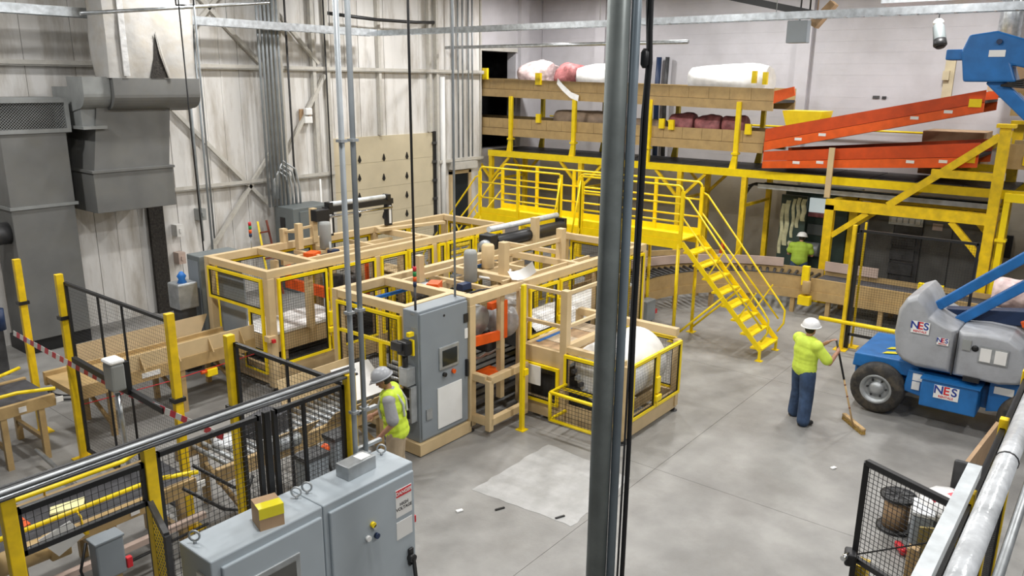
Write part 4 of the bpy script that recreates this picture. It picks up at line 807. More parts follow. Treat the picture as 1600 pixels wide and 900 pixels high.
text_mesh('lettering', 'HIGH\nVOLTAGE', .045, (cx1-.16, y_-.001, 1.68), (1, 0, 0), (0, 0, 1), 'black', dn, .0006); MB().box(cx1-.26, cx1-.06, y_, cy0+.001, 1.35, 1.53).build('label_sheet', 'paper', t)
for x, z_, c in ((cm+.5, 1.66, 'yellow'), (cm+.52, 1.63, 'galv'), (cm+.44, 1.55, 'white'), (cm+.54, 1.53, 'navy')): MB().tube((x, cy0-.03, z_), (x, cy0, z_), .026, 12).build('push_button', c, t)
MB().box(cx1-.13, cx1-.07, cy0-.03, cy0, 1.02, 1.2).build('handle_plate', 'black', t, bevel=.01); MB().beam((cx1-.1, cy0-.05, 1.1), (cx1-.07, cy0-.05, .84), .03, .025).tube((cx1-.1, cy0-.055, 1.1), (cx1-.1, cy0, 1.1), .04, 12).build('handle', 'black', t)
t2 = MB().box(cx1, cx1+.05, cy0+.12, cy0+.2, 1.35, 1.72).build('disconnect_handle', 'black', t, bevel=.01); MB().box(cx1+.03, cx1+.11, cy0+.12, cy0+.2, 1.33, 1.4).build('handle_tip', 'red', t2)
q = pz(420, 822, CZ); t = thing('cardboard_box', 'small brown cardboard box with yellow tape on the pale cabinet', 'box', (q.x, q.y, CZ))
a, b, c_, d_ = pz(391, 811, CZ), pz(407, 831, CZ), pz(445, 819, CZ), None
cxx, cyy = (pz(391, 812, CZ)+pz(445, 819, CZ))/2*1, None
rz_ = math.atan2(c_.y-b.y, c_.x-b.x); ux = V3((math.cos(rz_), math.sin(rz_), 0)); uy = V3((-ux.y, ux.x, 0)); L1 = (c_-b).length; L2 = .2; hh = .19
cen = b + ux*(L1/2) + uy*(L2/2); MB().cbox(cen+V3((0, 0, hh/2)), L1, L2, hh, rz_).build('carton', 'cardboard', t)
MB().cbox(cen+V3((0, 0, hh))+uy*(-L2*.25-.001), L1+.004, L2*.5, .004, rz_).cbox(cen-uy*(L2/2+.001)+V3((0, 0, hh-.045)), L1+.004, .004, .09, rz_).build('tape', 'tape_yellow', t)
b, c_ = pz(545, 753, CZ), pz(588, 731, CZ); rz_ = math.atan2(c_.y-b.y, c_.x-b.x); ux = V3((math.cos(rz_), math.sin(rz_), 0)); uy = V3((-ux.y, ux.x, 0)); L1 = (c_-b).length; cen = b+ux*(L1/2)+uy*.085
t = thing('junction_box', 'flat grey steel box with white sticker lying on the pale cabinet', 'box', (cen.x, cen.y, CZ)); MB().cbox(cen+V3((0, 0, .065)), L1, .17, .13, rz_).build('housing', 'galv_dull', t, bevel=.006); MB().cbox(cen+V3((0, 0, .132))+ux*(L1*.22), .12, .11, .002, rz_).build('sticker', 'white', t)
# ================================================================== YELLOW CROSSOVER PLATFORM
PX0, PX1, PY0, PY1, PZ = 15.06, 15.97, 7.4, 13.0, 2.27
t = thing('crossover_platform', 'bright yellow crossover platform with railings and stairs over the machine outfeeds', 'platform', (15.5, 10, 0))
MB().box(PX0, PX1, PY0, PY1, PZ-.03, PZ).build('deck', 'yellow', t)
for x in (PX0, PX1): MB().box(x-.02, x+.02, PY0, PY1, PZ-.2, PZ-.02).build('edge_channel', 'yellow', t)
GA, GB = pX(910, 300, PX0).y, pX(874, 300, PX0).y      # gap for the ladder
for x, segs in ((PX0, ((PY0, GA), (GB, PY1))), (PX1, ((PY0, PY1),))):
    for y0, y1 in segs:
        MB().box(x-.006, x+.006, y0, y1, PZ, PZ+.13).build('toe_board', 'yellow', t)
        for zz in (3.03, 2.65): MB().tube((x, y0, zz), (x, y1, zz), .021, 8).build('mid_rail', 'yellow', t)
        pth = [(x, y0, 3.41), (x, y1, 3.41)]
        if y0 == PY0: pth = [(x, y0, 3.25)] + [(x, y0+.12-.12*math.cos(a), 3.29+.12*math.sin(a)) for a in (.4, .8, 1.2, 1.57)] + pth[1:]
        if y1 == PY1: pth = pth[:-1] + [(x, y1-.12+.12*math.sin(a), 3.29+.12*math.cos(a)) for a in (.05, .5, .9, 1.3)] + [(x, y1, 3.2)]
        MB().path(pth, .023, 8).build('top_rail', 'yellow', t)
        k = max(2, int((y1-y0)/1.1)+1)
        for i in range(k):
            y = y0+(y1-y0)*i/(k-1); top = 3.41 if 0 < i < k-1 else 3.3
            MB().box(x-.03, x+.03, y-.035, y+.035, PZ-.18, top).build('rail_post', 'yellow', t)
for x in (PX0, PX1):
    for y in (PY0+.03, 8.6, 10.7, 11.7, PY1-.03): MB().tube((x, y, 0), (x, y, PZ-.1), .038, 10).box(x-.09, x+.09, y-.09, y+.09, 0, .012).build('support_post', 'yellow', t)
for x in (PX0, PX1): MB().tube((x, PY0+.03, .1), (x, 6.35, 1.2), .025, 8).build('knee_brace', 'yellow', t)
def stair(t, ytop, ybot, n, s):
    rise = PZ/(n+1); dy = (ybot-ytop)/n
    for i in range(1, n+1):
        y, z_ = ytop+dy*(i-.3), PZ-rise*i
        MB().box(PX0+.03, PX1-.03, y-.13, y+.13, z_-.035, z_).build('tread', 'yellow', t)
    for x in (PX0, PX1):
        a, b = V3((x, ytop, PZ-.06)), V3((x, ybot+dy*.1, PZ-rise*n-.02))
        MB().beam(a, b, .03, .1).build('stringer', 'yellow', t)
        MB().box(x-.025, x+.025, b.y-.025, b.y+.025, 0, b.z+.05).box(x-.06, x+.06, b.y-.07, b.y+.07, 0, .012).build('stair_foot', 'yellow', t)
        up = V3((0, 0, .92)); nb = b + V3((0, s*.12, 0))
        MB().path([a+V3((0, 0, .98))-V3((0, s*.02, 0)), a+V3((0, s*.1, .93)), b+up*.92+V3((0, -s*.02, 0)), nb+up*.72, nb+up*.42, b+up*.2], .021, 8).build('stair_rail', 'yellow', t)
        MB().path([a+V3((0, 0, .52)), b+up*.5], .02, 8).build('stair_mid_rail', 'yellow', t)
        for f in (.33, .72):
            p = a.lerp(b, f); MB().beam(p, p+V3((0, s*.34, .62)), .025, .025, (1, 0, 0)).build('baluster', 'yellow', t)
stair(t, 7.36, 5.5, 8, -1); stair(t, 13.04, 14.9, 8, 1)
# ladder through the rail gap down between the machines
for y in (GA+.04, GB-.04):
    MB().box(PX0-.03, PX0+.03, y-.03, y+.03, PZ-.2, 3.4).build('gap_post', 'yellow', t); MB().tube((PX0, y, 3.38), (14.72, y, 2.1), .02, 8).build('ladder_handrail', 'yellow', t); MB().beam((PX0-.05, y, PZ-.05), (14.5, y, 0.02), .06, .03).build('ladder_stile', 'yellow', t)
for i in range(7): z_ = .3+.29*i; x_ = 14.5+(PX0-.05-14.5)*z_/PZ; MB().box(x_-.07, x_+.07, GA+.05, GB-.05, z_-.015, z_+.015).build('ladder_rung', 'yellow', t)
ym = GA+.02; MB().path([(PX1-.1, ym, 3.36), (PX1-.1, ym+.45, 3.36)] + [(PX1-.1, ym+.45+.2*math.sin(a), 3.16+.2*math.cos(a)) for a in (.5, 1, 1.57, 2.1, 2.6)] + [(PX1-.1, ym+.45, 2.96), (PX1-.1, ym, 2.96)], .02, 8).build('gate_loop', 'yellow', t)

# ================================================================== MEZZANINE WITH TWO ROLL CONVEYORS
MX0, MX1, MZ = 21.0, 22.9, 3.2
t = thing('mezzanine', 'yellow steel mezzanine carrying two tiers of roll conveyors along far wall', 'mezzanine', (22, 11, 0))
for x in (MX0, MX1): MB().box(x-.07, x+.07, 1.2, 17.7, MZ-.2, MZ).build('main_beam', 'yellow', t)
for y in (17.65, 15.2, 12.9, 10.7, 8.6, 4.4): MB().box(MX0+.07, MX1-.07, y-.05, y+.05, MZ-.18, MZ-.02).build('cross_beam', 'yellow', t)
for i in range(15): MB().box(MX0+.07, MX1-.07, 2.2+1.03*i, 2.2+1.03*i+1.0, MZ-.02, MZ+.02).build('grating', 'dark_steel', t)
for y in (17.6, 13.9, 10.45, 8.5):
    for x in (MX0, MX1):
        MB().box(x-.07, x+.07, y-.07, y+.07, 0, MZ-.2).box(x-.15, x+.15, y-.15, y+.15, 0, .02).build('column', 'yellow_old', t)
        for s in ((-1, 1) if y > 9 else ()): MB().beam((x, y, MZ-1.0), (x, y+s*.8, MZ-.2), .08, .08, (1, 0, 0)).build('knee_brace', 'yellow_old', t)
    MB().beam((MX0+.07, y, 2.2), (MX1-.07, y, 2.2), .08, .08).build('tie_beam', 'yellow_old', t)
ups = [pX(p, 180, MX0).y for p in (797, 896, 1014, 1153)]
for y in ups:
    for x in (MX0+.05, MX1-.05): MB().box(x-.06, x+.06, y-.06, y+.06, 3.62, 5.0).box(x-.1, x+.1, y-.09, y+.09, 3.58, 3.64).prism([(x-.05, y-.05, MZ), (x-.05, y+.15, MZ), (x-.05, y+.06, 3.6), (x-.05, y-.06, 3.6)], (.1, 0, 0)).build('tier_upright', 'yellow', t)
def tier(label, y0, y1, z0a, z0b, name='roll_conveyor'):
    t = thing(name, label, 'conveyor', (22, (y0+y1)/2, min(z0a, z0b)))
    n = max(1, int(round((y1-y0)/.62))); zf = lambda y: z0a+(z0b-z0a)*(y-y0)/(y1-y0)
    for x in (MX0+.12, MX1-.12):
        for i in range(n):
            a, b = y0+(y1-y0)*i/n+.004, y0+(y1-y0)*(i+1)/n-.004
            MB().prism([(x-.02, a, zf(a)+.26), (x-.02, b, zf(b)+.26), (x-.02, b, zf(b)+.58), (x-.02, a, zf(a)+.58)], (.04, 0, 0)).build('side_panel', 'tan_conv', t, fix=True)
        MB().prism([(x-.05, y0, zf(y0)), (x-.05, y1, zf(y1)), (x-.05, y1, zf(y1)+.25), (x-.05, y0, zf(y0)+.25)], (.1, 0, 0)).build('channel', 'tan_conv', t, fix=True)
    MB().prism([(MX0+.15, y0, zf(y0)+.2), (MX0+.15, y1, zf(y1)+.2), (MX0+.15, y1, zf(y1)+.27), (MX0+.15, y0, zf(y0)+.27)], (MX1-MX0-.3, 0, 0)).build('bed', 'belt', t, fix=True)
    return t
tu = tier('upper tan roll conveyor on the yellow mezzanine', 7.95, 19.6, 4.78, 5.02); tl = tier('lower tan roll conveyor on the yellow mezzanine', 8.1, 19.6, 3.66, 3.7)
for y, z_ in ((7.9, 5.0),): MB().prism([(MX0+.0, y-.55, z_+.2), (MX0+.0, y, z_-.02), (MX0, y, z_+.3), (MX0, y-.5, z_+.42)], (.06, 0, 0)).build('end_guard', 'orange', tu, fix=True)
for py_, pyy in ((1178, 118), (1195, 120)): q = pX(py_, pyy, MX0); MB().box(MX0+.0, MX0+.1, q.y-.06, q.y+.06, q.z-.2, q.z+.12).build('sensor_bracket', 'yellow', tu)
for px_, py_ in ((1033, 193), (1048, 195), (1168, 202), (840, 185)): q = pX(px_, py_, MX0); MB().box(MX0+.0, MX0+.1, q.y-.08, q.y+.08, q.z-.14, q.z+.14).build('sensor_bracket', 'yellow', tl)
for px_, py_ in ((840, 120), (757, 112)): q = pX(px_, py_, MX0); MB().box(MX0, MX0+.1, q.y-.1, q.y+.1, q.z-.25, q.z+.12).build('sensor_bracket', 'yellow', tu)
def lumpy_roll(name, mt, label, px0, px1, ztop, r, zc=None, lump=.03, x=21.9, seed=0, cat='roll', grp=None):
    y1, y0 = pX(px0, 110 if ztop > 5 else 185, x).y, pX(px1, 110 if ztop > 5 else 190, x).y; bed = (4.78+.24*((y0+y1)/2-7.95)/11.65 if ztop > 5 else 3.68)+.27; r = (ztop-bed)/2; zc = ztop-r; rows_ = []; rnd = random.Random(seed)
    n, k = 22, 9; ph = [rnd.uniform(0, 6) for _ in range(4)]
    for j in range(k+1):
        f = j/k; y = y0+(y1-y0)*f; rr = r*(1-.12*(abs(2*f-1)**6)); row = []
        for i in range(n+1):
            a = 2*math.pi*i/n; d = rr + lump*math.sin(3*a+ph[0]+f*5)+lump*.6*math.sin(7*a+ph[1]-f*9)*math.sin(f*8+ph[2])
            row.append((x+d*math.cos(a), y, zc+d*math.sin(a)))
        rows_.append(row)
    m_ = MB().grid(rows_); b = len(m_.v)
    for j in (0, k): m_.f.append([j*(n+1)+i for i in range(n)]); m_.s.append(False)
    return solo(name, m_, mt, label, cat, grp, fix=True)
lumpy_roll('insulation_roll', 'pinkfilm', 'pale pink insulation bundle at the wall end of the upper conveyor', 820, 866, 6.12, .46, lump=.05, seed=1)
lumpy_roll('insulation_roll', 'redroll', 'pink insulation roll with open wrap on the upper conveyor', 877, 910, 6.05, .44, lump=.04, seed=2)
lumpy_roll('insulation_roll', 'film', 'white film-wrapped roll beside the open pink roll on upper conveyor', 910, 962, 6.02, .42, lump=.03, seed=3)
lumpy_roll('insulation_roll', 'film', 'long bright white wrapped roll at the free end of the upper conveyor', 1085, 1205, 6.0, .44, lump=.03, seed=4)
lumpy_roll('insulation_roll', 'brownroll', 'long brown paper-wrapped roll on the lower conveyor', 872, 950, 4.6, .46, lump=.008, seed=5)
lumpy_roll('insulation_roll', 'brownroll', 'short brown wrapped roll touching the red rolls on lower conveyor', 958, 1040, 4.42, .42, lump=.008, seed=6)
lumpy_roll('insulation_roll', 'redroll', 'dark red insulation roll on the lower conveyor next to brown roll', 1052, 1088, 4.62, .48, lump=.03, seed=7)
lumpy_roll('insulation_roll', 'redroll', 'dark red insulation roll in the middle of the lower red row', 1092, 1130, 4.58, .46, lump=.03, seed=8)
lumpy_roll('insulation_roll', 'redroll', 'dark red insulation roll at the discharge end of the lower conveyor', 1134, 1168, 4.6, .46, lump=.03, seed=9)
a = [pX(*p, MX0+.02) for p in ((872, 122), (880, 132), (893, 144), (905, 149))]
solo('film_tail', MB().grid([[q+V3((-.02-.02*j, .0, -.09*j)) for j in range(3)] for q in a]), 'film', 'loose strip of white film hanging off the upper conveyor', 'film')
q = pX(1240, 190, 21.9); solo('hopper', MB().prism([(21.3, 6.8, 4.35), (21.3, 7.6, 4.35), (21.3, 7.75, 4.8), (21.3, 6.7, 4.8)], (.9, 0, 0)), 'yellow', 'small yellow hopper behind the start of the upper orange conveyor', 'hopper', fix=True)
solo('wall_pipe', MB().tube((24.25, 0, 4.2), (24.25, 17.5, 4.25), .03), 'yellow', 'thin yellow pipe along the far white wall', 'pipe')
for px_, w_, c, lab in ((1030, .09, 'navy', 'dark blue hose bundle hanging on the far white wall'), (1043, .07, 'dark_steel', 'dark cable bundle beside the blue hoses on far wall')):
    q = pX(px_, 95, 24.3); solo('hose_bundle', MB().path([(24.3, q.y, 6.3), (24.3, q.y+.03, 5.2), (24.3, q.y-.03, 3.0)], w_, 8), c, lab, 'hose')

# orange inclined conveyors
def incline(label, y0, y1, zt0, zt1, zb0, zb1, x0=20.75, x1=22.6):
    t = thing('incline_conveyor', label, 'conveyor', (21.7, (y0+y1)/2, min(zb0, zb1)))
    for x in (x0, x1):
        zm0, zm1 = zb0+(zt0-zb0)*.42, zb1+(zt1-zb1)*.42
        MB().prism([(x, y0, zm0+.01), (x, y1, zm1+.01), (x, y1, zt1), (x, y0, zt0)], (.04, 0, 0)).build('side_panel', 'orange_dark', t, fix=True)
        MB().prism([(x-.02, y0, zb0), (x-.02, y1, zb1), (x-.02, y1, zm1), (x-.02, y0, zm0)], (.08, 0, 0)).build('lower_channel', 'orange', t, fix=True)
    MB().prism([(x0+.04, y0, zb0+.2), (x0+.04, y1, zb1+.2), (x0+.04, y1, zb1+.26), (x0+.04, y0, zb0+.26)], (x1-x0-.04, 0, 0)).build('belt', 'belt', t, fix=True)
    for f in (.18, .3, .72, .86):
        y = y0+(y1-y0)*f; z_ = zb0+(zb1-zb0)*f+.14; MB().box(x0-.03, x0-.018, y-.09, y+.09, z_-.03, z_+.04).build('data_plate', 'paper', t)
    MB().box(x0-.06, x0-.02, y1+.05, y1+.3, zb1+.1, zb1+.28).build('bearing_block', 'yellow', t)
    return t
incline('upper orange incline conveyor rising from the mezzanine end', 7.95, 3.0, 4.33, 5.4, 3.76, 4.92)
incline('lower orange incline conveyor under the upper one', 7.95, 2.95, 3.74, 4.24, 3.3, 3.68)
gz0 = pX(1297, 312, 20.55).z+.02
t = thing('conveyor_support', 'cream support leg under the orange conveyors', 'support', (20.95, 6.15, 2.5)); MB().box(20.6, 20.66, 6.08, 6.22, 2.7, 3.95).build('leg', 'tan', t); MB().box(20.58, 20.68, 6.05, 6.25, gz0, 2.7).build('shoe', 'dark_steel', t)
for z_, zz in ((4.95, 'upper'), (3.78, 'lower')):
    t = thing('roll_conveyor', 'tan %s conveyor continuing past the yellow gantry post' % zz, 'conveyor', (21.7, 0, z_)); MB().box(20.95, 21.05, -3, 2.5, z_-.1, z_+.45).build('side_panel', 'tan_conv', t); MB().box(22.6, 22.7, -3, 2.5, z_-.1, z_+.45).build('side_panel', 'tan_conv', t); MB().box(21.05, 22.6, -3, 2.5, z_, z_+.06).build('bed', 'belt', t)
    for y in (2.0, .4, -1.5): MB().box(20.9, 20.95, y-.1, y+.1, z_, z_+.2).build('sensor_bracket', 'yellow', t)
# gantry
t = thing('gantry_frame', 'heavy yellow gantry frame of square tube under the orange conveyors', 'gantry', (21.5, 4.4, 0)); gx = 20.55
ga, gb = pX(1297, 330, gx).y, pX(1548, 350, gx).y; gz_ = pX(1297, 312, gx).z
for x in (gx, 22.78):
    MB().box(x-.09, x+.09, ga-.11, ga+.11, 0, gz_-.12).box(x-.16, x+.16, ga-.18, ga+.18, 0, .03).build('post', 'yellow_old', t); MB().box(x-.09, x+.09, gb-.11, gb+.11, 0, 4.65).box(x-.16, x+.16, gb-.18, gb+.18, 4.6, 4.68).box(x-.16, x+.16, gb-.18, gb+.18, 0, .03).build('post', 'yellow_old', t)
    MB().box(x-.09, x+.09, gb+.11, ga+.11, gz_-.24, gz_+.02).build('beam', 'yellow_old', t)
    MB().beam((x, ga-.1, gz_-.9), (x, ga-.9, gz_-.24), .13, .13, (1, 0, 0)).build('knee_brace', 'yellow_old', t); MB().beam((x, gb+.1, gz_-1.0), (x, gb+.8, gz_-.24), .13, .13, (1, 0, 0)).build('knee_brace', 'yellow_old', t)
    q = pX(1388, 322, gx); MB().beam((x, q.y, gz_), (x, gb+.1, 4.4), .17, .17, (1, 0, 0)).build('diagonal', 'yellow_old', t); MB().box(x-.08, x+.08, gb+.1, gb+1.35, 3.42, 3.6).build('upper_tie', 'yellow_old', t)
for y in (ga, gb): MB().box(gx+.09, 22.69, y-.08, y+.08, gz_-.2, gz_-.02).build('cross_tie', 'yellow_old', t)
MB().box(gx-.13, gx+.13, ga-.14, ga+.14, .62, .7).build('collar', 'yellow_old', t)
t = thing('gantry_column', 'slim yellow column and beam standing right beside the heavy gantry post', 'column', (20.5, gb-.25, 0)); MB().box(20.44, 20.56, gb-.31, gb-.19, 0, 3.2).build('column', 'yellow', t); MB().box(20.42, 20.58, -3, gb-.19, 3.0, 3.18).build('beam', 'yellow', t); MB().box(20.4, 20.6, gb-.36, gb-.14, 2.1, 2.16).build('collar', 'yellow', t)
# long front beam and cable tray
t = thing('cable_tray', 'dark cable tray sagging with cables under the orange conveyors', 'cable tray', (21.4, 5, 2.75)); MB().box(21.2, 21.7, 2.6, 8.2, 2.7, 2.73).box(21.2, 21.22, 2.6, 8.2, 2.73, 2.82).box(21.68, 21.7, 2.6, 8.2, 2.73, 2.82).build('tray', 'galv_dull', t)
for i in range(4): MB().path([(21.3+.1*i, 2.6, 2.78), (21.3+.1*i, 5, 2.76), (21.3+.1*i, 8.4, 2.78), (21.3+.08*i, 8.6, 2.4+.1*i)], .03, 6).build('cable', 'black', t)

# ================================================================== CURVED OUTFEED
CC = V3((16.2, 5.9, 0)); R0, R1, LZ = 2.9, 4.05, .9
def ringseg(r0, r1, z0, z1, a0, a1, n=20):
    m_ = MB(); vs = []
    for i in range(n+1):
        a = a0+(a1-a0)*i/n; c, s = math.cos(a), math.sin(a)
        for r, z_ in ((r0, z0), (r1, z0), (r1, z1), (r0, z1)): vs.append((CC.x+r*c, CC.y+r*s, z_))
    fs = []
    for i in range(n):
        for k in range(4): fs.append((i*4+k, i*4+(k+1) % 4, i*4+4+(k+1) % 4, i*4+4+k))
    fs += [(3, 2, 1, 0), (n*4, n*4+1, n*4+2, n*4+3)]; return m_.add(vs, fs)
t = thing('curved_conveyor', 'tan curved outfeed conveyor bending from the near machine past the yellow stairs', 'conveyor', (18.2, 7.9, 0)); H = math.pi/2
ringseg(R0, R0+.05, LZ-.3, LZ+.02, 0, H).build('inner_rail', 'tan_conv', t, fix=True); ringseg(R0-.03, R0+.04, LZ-.52, LZ-.3, 0, H).build('inner_channel', 'tan_conv', t, fix=True)
ringseg(R1-.05, R1, LZ-.3, LZ+.02, 0, H).build('outer_rail', 'tan_conv', t, fix=True); ringseg(R1-.1, R1-.06, LZ, LZ+.22, .25, H).build('guide_band', 'pinkrail', t, fix=True)
MB().path([CC+V3((R0*math.cos(a)-.0, R0*math.sin(a), LZ+.05)) for a in [H*i/14 for i in range(15)]], .02, 6).build('guide_rod', 'black', t)
for i in range(34):
    a = H*(i+.5)/34; c, s = math.cos(a), math.sin(a); MB().path([CC+V3(((R0+.06)*c, (R0+.06)*s, LZ-.1)), CC+V3(((R1-.06)*c, (R1-.06)*s, LZ-.1))], [.028, .04], 8).build('roller', 'dark_steel', t)
for a in (.12, .45, .8, 1.15, 1.5):
    for r in (R0+.05, R1-.05): x, y = CC.x+r*math.cos(a), CC.y+r*math.sin(a); MB().box(x-.05, x+.05, y-.05, y+.05, 0, LZ-.3).build('leg', 'tan_conv', t)
t = thing('straight_conveyor', 'tan conveyor leaving the near machine toward the curve', 'conveyor', (15.2, 9.35, 0))
for y in (CC.y+R0, CC.y+R1-.06): MB().box(14.36, 16.17, y, y+.05, LZ-.3, LZ).build('side_rail', 'tan_conv', t)
for i in range(14): MB().tube((14.42+.13*i, CC.y+R0+.05, LZ-.1), (14.42+.13*i, CC.y+R1-.06, LZ-.1), .035, 8).build('roller', 'galv_dull', t)
for x in (14.6, 15.8):
    for y in (CC.y+R0+.03, CC.y+R1-.03): MB().box(x-.05, x+.05, y-.05, y+.05, 0, LZ-.3).build('leg', 'tan_conv', t)
t = thing('straight_conveyor', 'long tan conveyor behind the boom lift running along the gantry', 'conveyor', (19.7, 2, 0)); xa, xb = CC.x+R0, CC.x+R1
for x in (xa, xb-.05):
    for i in range(9): MB().box(x, x+.05, 5.86-1.05*(i+1)+.006, 5.86-1.05*i, LZ-.3, LZ+.02).build('side_panel', 'tan_conv', t)
MB().box(xa-.04, xa+.06, -3.5, 5.86, LZ-.5, LZ-.3).build('channel', 'tan_conv', t); MB().box(xa+.05, xb-.05, -3.5, 5.86, LZ-.15, LZ-.1).build('belt', 'belt', t)
for y in (5.4, 4.2, 3.0, 1.6, .2): 
    for x in (xa+.05, xb-.06): MB().box(x-.05, x+.05, y-.05, y+.05, 0, LZ-.3).build('leg', 'tan_conv', t)
MB().box(xb-.12, xb-.08, 4.6, 5.86, LZ+.02, LZ+.26).build('guide_band', 'pinkrail', t)
for px_, py_ in ((1258, 440), (1440, 455), (1467, 455)):
    q = pX(px_, py_, xa-.08); MB().box(xa-.14, xa-.02, q.y-.08, q.y+.08, LZ-.15, LZ+.32).build('sensor_post', 'yellow', t)
q = pX(1258, 470, xa-.1); MB().lathe([(.09, 0), (.1, .02), (.1, .3), (.08, .32)], (xa-.12, q.y, .55), n=14).build('drive_motor', 'tan_conv', t); MB().box(xa-.25, xa-.05, q.y-.14, q.y+.14, .28, .5).build('drive_bracket', 'yellow', t)
t = thing('curved_conveyor', 'outer tan conveyor bend partly hidden behind the yellow platform', 'conveyor', (18.8, 9.8, 0)); ra, rb = 4.5, 5.4
ringseg(ra, ra+.05, LZ-.3, LZ, .6, H+.02).build('inner_rail', 'tan_conv', t, fix=True); ringseg(rb-.05, rb, LZ-.3, LZ+.05, .6, H+.02).build('outer_rail', 'tan_conv', t, fix=True); ringseg(ra+.05, rb-.05, LZ-.15, LZ-.1, .6, H).build('belt', 'belt', t, fix=True)
for a in (.7, 1.1, 1.5):
    for r in (ra+.05, rb-.05): x, y = CC.x+r*math.cos(a), CC.y+r*math.sin(a); MB().box(x-.05, x+.05, y-.05, y+.05, 0, LZ-.3).build('leg', 'tan_conv', t)
t = thing('straight_conveyor', 'tan conveyor leaving the far machine under the platform', 'conveyor', (15.5, 12.5, 0))
for y in (12.0, 12.8): MB().box(14.36, 17.2, y, y+.05, LZ-.3, LZ).build('side_rail', 'tan_conv', t)
MB().box(14.36, 17.2, 12.05, 12.8, LZ-.15, LZ-.1).build('belt', 'belt', t)
for x in (14.6, 16.8):
    for y in (12.03, 12.82): MB().box(x-.04, x+.04, y-.04, y+.04, 0, LZ-.3).build('leg', 'tan_conv', t)
def floor_roll(mt, label, y0, y1, r, seed, x=19.65):
    rows_ = []; rnd = random.Random(seed); ph = rnd.uniform(0, 6)
    for j in range(10):
        f = j/9; row = []
        for i in range(23):
            a = 2*math.pi*i/22; d = r*(1-.15*abs(2*f-1)**6)+.03*math.sin(3*a+ph+f*6)+.02*math.sin(8*a+f*11); row.append((x+d*math.cos(a), y0+(y1-y0)*f, LZ-.1+r+d*math.sin(a)))
        rows_.append(row)
    m_ = MB().grid(rows_)
    for j in (0, 9): m_.f.append([j*23+i for i in range(22)]); m_.s.append(False)
    solo('insulation_roll', m_, mt, label, 'roll', fix=True)
floor_roll('pinkfilm', 'pale pink wrapped roll riding the long conveyor behind the lift boom', .9, 2.1, .34, 11); floor_roll('pinkfilm', 'pink wrapped roll at the end of the long conveyor behind the lift', -.5, .75, .34, 12)
q = pz(1027, 512, 0); t = thing('floor_box', 'grey electrical box on the floor beside the curved conveyor', 'electrical box', (16.0, 8.55, 0)); MB().box(15.55, 15.95, 8.35, 8.6, .12, .62).build('housing', 'cab_grey', t, bevel=.02); MB().box(15.6, 15.68, 8.4, 8.5, 0, .12).build('leg', 'dark_steel', t); MB().box(15.8, 15.9, 8.4, 8.5, 0, .12).build('leg', 'dark_steel', t); MB().box(15.96, 16.05, 8.36, 8.44, .25, .35).build('handle', 'red', t)
q = pz(1131, 400, 0)
t = thing('traffic_cone', 'orange safety cone with white bands behind the yellow stairs', 'cone', (22.3, 9.55, 0)); MB().lathe([(.17, .03), (.13, .3), (.075, .62), (.03, .9), (.001, .91)], (22.3, 9.55, 0), n=18).build('cone_body', 'orange', t); MB().lathe([(.122, .35), (.1, .5)], (22.3, 9.55, 0), n=18).build('band', 'white', t); MB().box(22.1, 22.5, 9.35, 9.75, 0, .035).build('base', 'black', t)

# ================================================================== BEHIND THE GANTRY
t = thing('process_line', 'dark green machine with open door and lit window behind the far worker', 'machine', (23.4, 7.4, 0))
MB().box(22.9, 24.3, 6.2, 8.0, 0, 2.55).build('casing', 'grn_machine', t, bevel=.02); ya_, yb_ = pX(1262, 350, 22.85).y, pX(1292, 350, 22.85).y
MB().box(22.82, 22.9, yb_, ya_, 1.95, 2.35).build('lit_window', 'display', t); MB().box(22.8, 22.9, yb_, ya_, 1.82, 1.93).build('red_strip', 'redroll', t); MB().box(22.84, 22.9, yb_, ya_, 1.3, 1.6).build('dark_panel', 'cab_dark', t); MB().tube((22.75, yb_+.1, .9), (22.75, ya_, .9), .2, 16).build('drum', 'galv_dull', t)
y0_, y1_ = pX(1258, 350, 22.3).y, pX(1218, 350, 22.3).y
t = thing('open_door', 'dark green open cabinet door hung with pale gloves and coveralls', 'door', (22.3, (y0_+y1_)/2, 0)); MB().box(22.28, 22.34, y0_, y1_, .1, 2.45).build('door_leaf', 'grn_machine', t); MB().box(22.28, 22.34, y0_+.1, y0_+.16, 0, .1).build('foot', 'dark_steel', t); MB().box(22.28, 22.34, y1_-.16, y1_-.1, 0, .1).build('foot', 'dark_steel', t)
rnd = random.Random(4)
for fy_, z0_, z1_, w_ in ((.1, 1.75, 2.38, .13), (.3, 1.55, 2.4, .1), (.48, 1.25, 2.36, .09), (.5, .85, 1.15, .12), (.72, 1.0, 2.3, .13), (.9, .75, 2.2, .1)):
    y = y0_+(y1_-y0_)*fy_; MB().grid([[(22.26-.03*math.sin(math.pi*j/4), y-w_/2+w_*j/4+.02*math.sin(i*1.3), z0_+(z1_-z0_)*i/8) for j in range(5)] for i in range(9)]).build('hung_cloth', 'cloth_pale', t)
ya_, yb_ = pX(1352, 380, 22.9).y, pX(1532, 400, 22.9).y
t = thing('oven_housing', 'large dark grey oven housing with instrument panel behind the gantry', 'machine', (23.6, (ya_+yb_)/2, 0)); MB().box(22.95, 24.3, yb_, ya_, 0, 2.5).build('casing', 'panel_dark', t, bevel=.02)
for i in range(4): y = ya_+(yb_-ya_)*i/4; MB().box(22.9, 22.96, y+(yb_-ya_)/4+.02, y-.02, .05, 2.4).build('casing_panel', 'panel_dark' if i != 1 else 'dark_steel', t)
yc_ = pX(1415, 350, 22.85).y; MB().box(22.84, 22.92, yc_-.42, yc_+.42, 1.85, 2.3).build('instrument_panel', 'galv_dull', t)
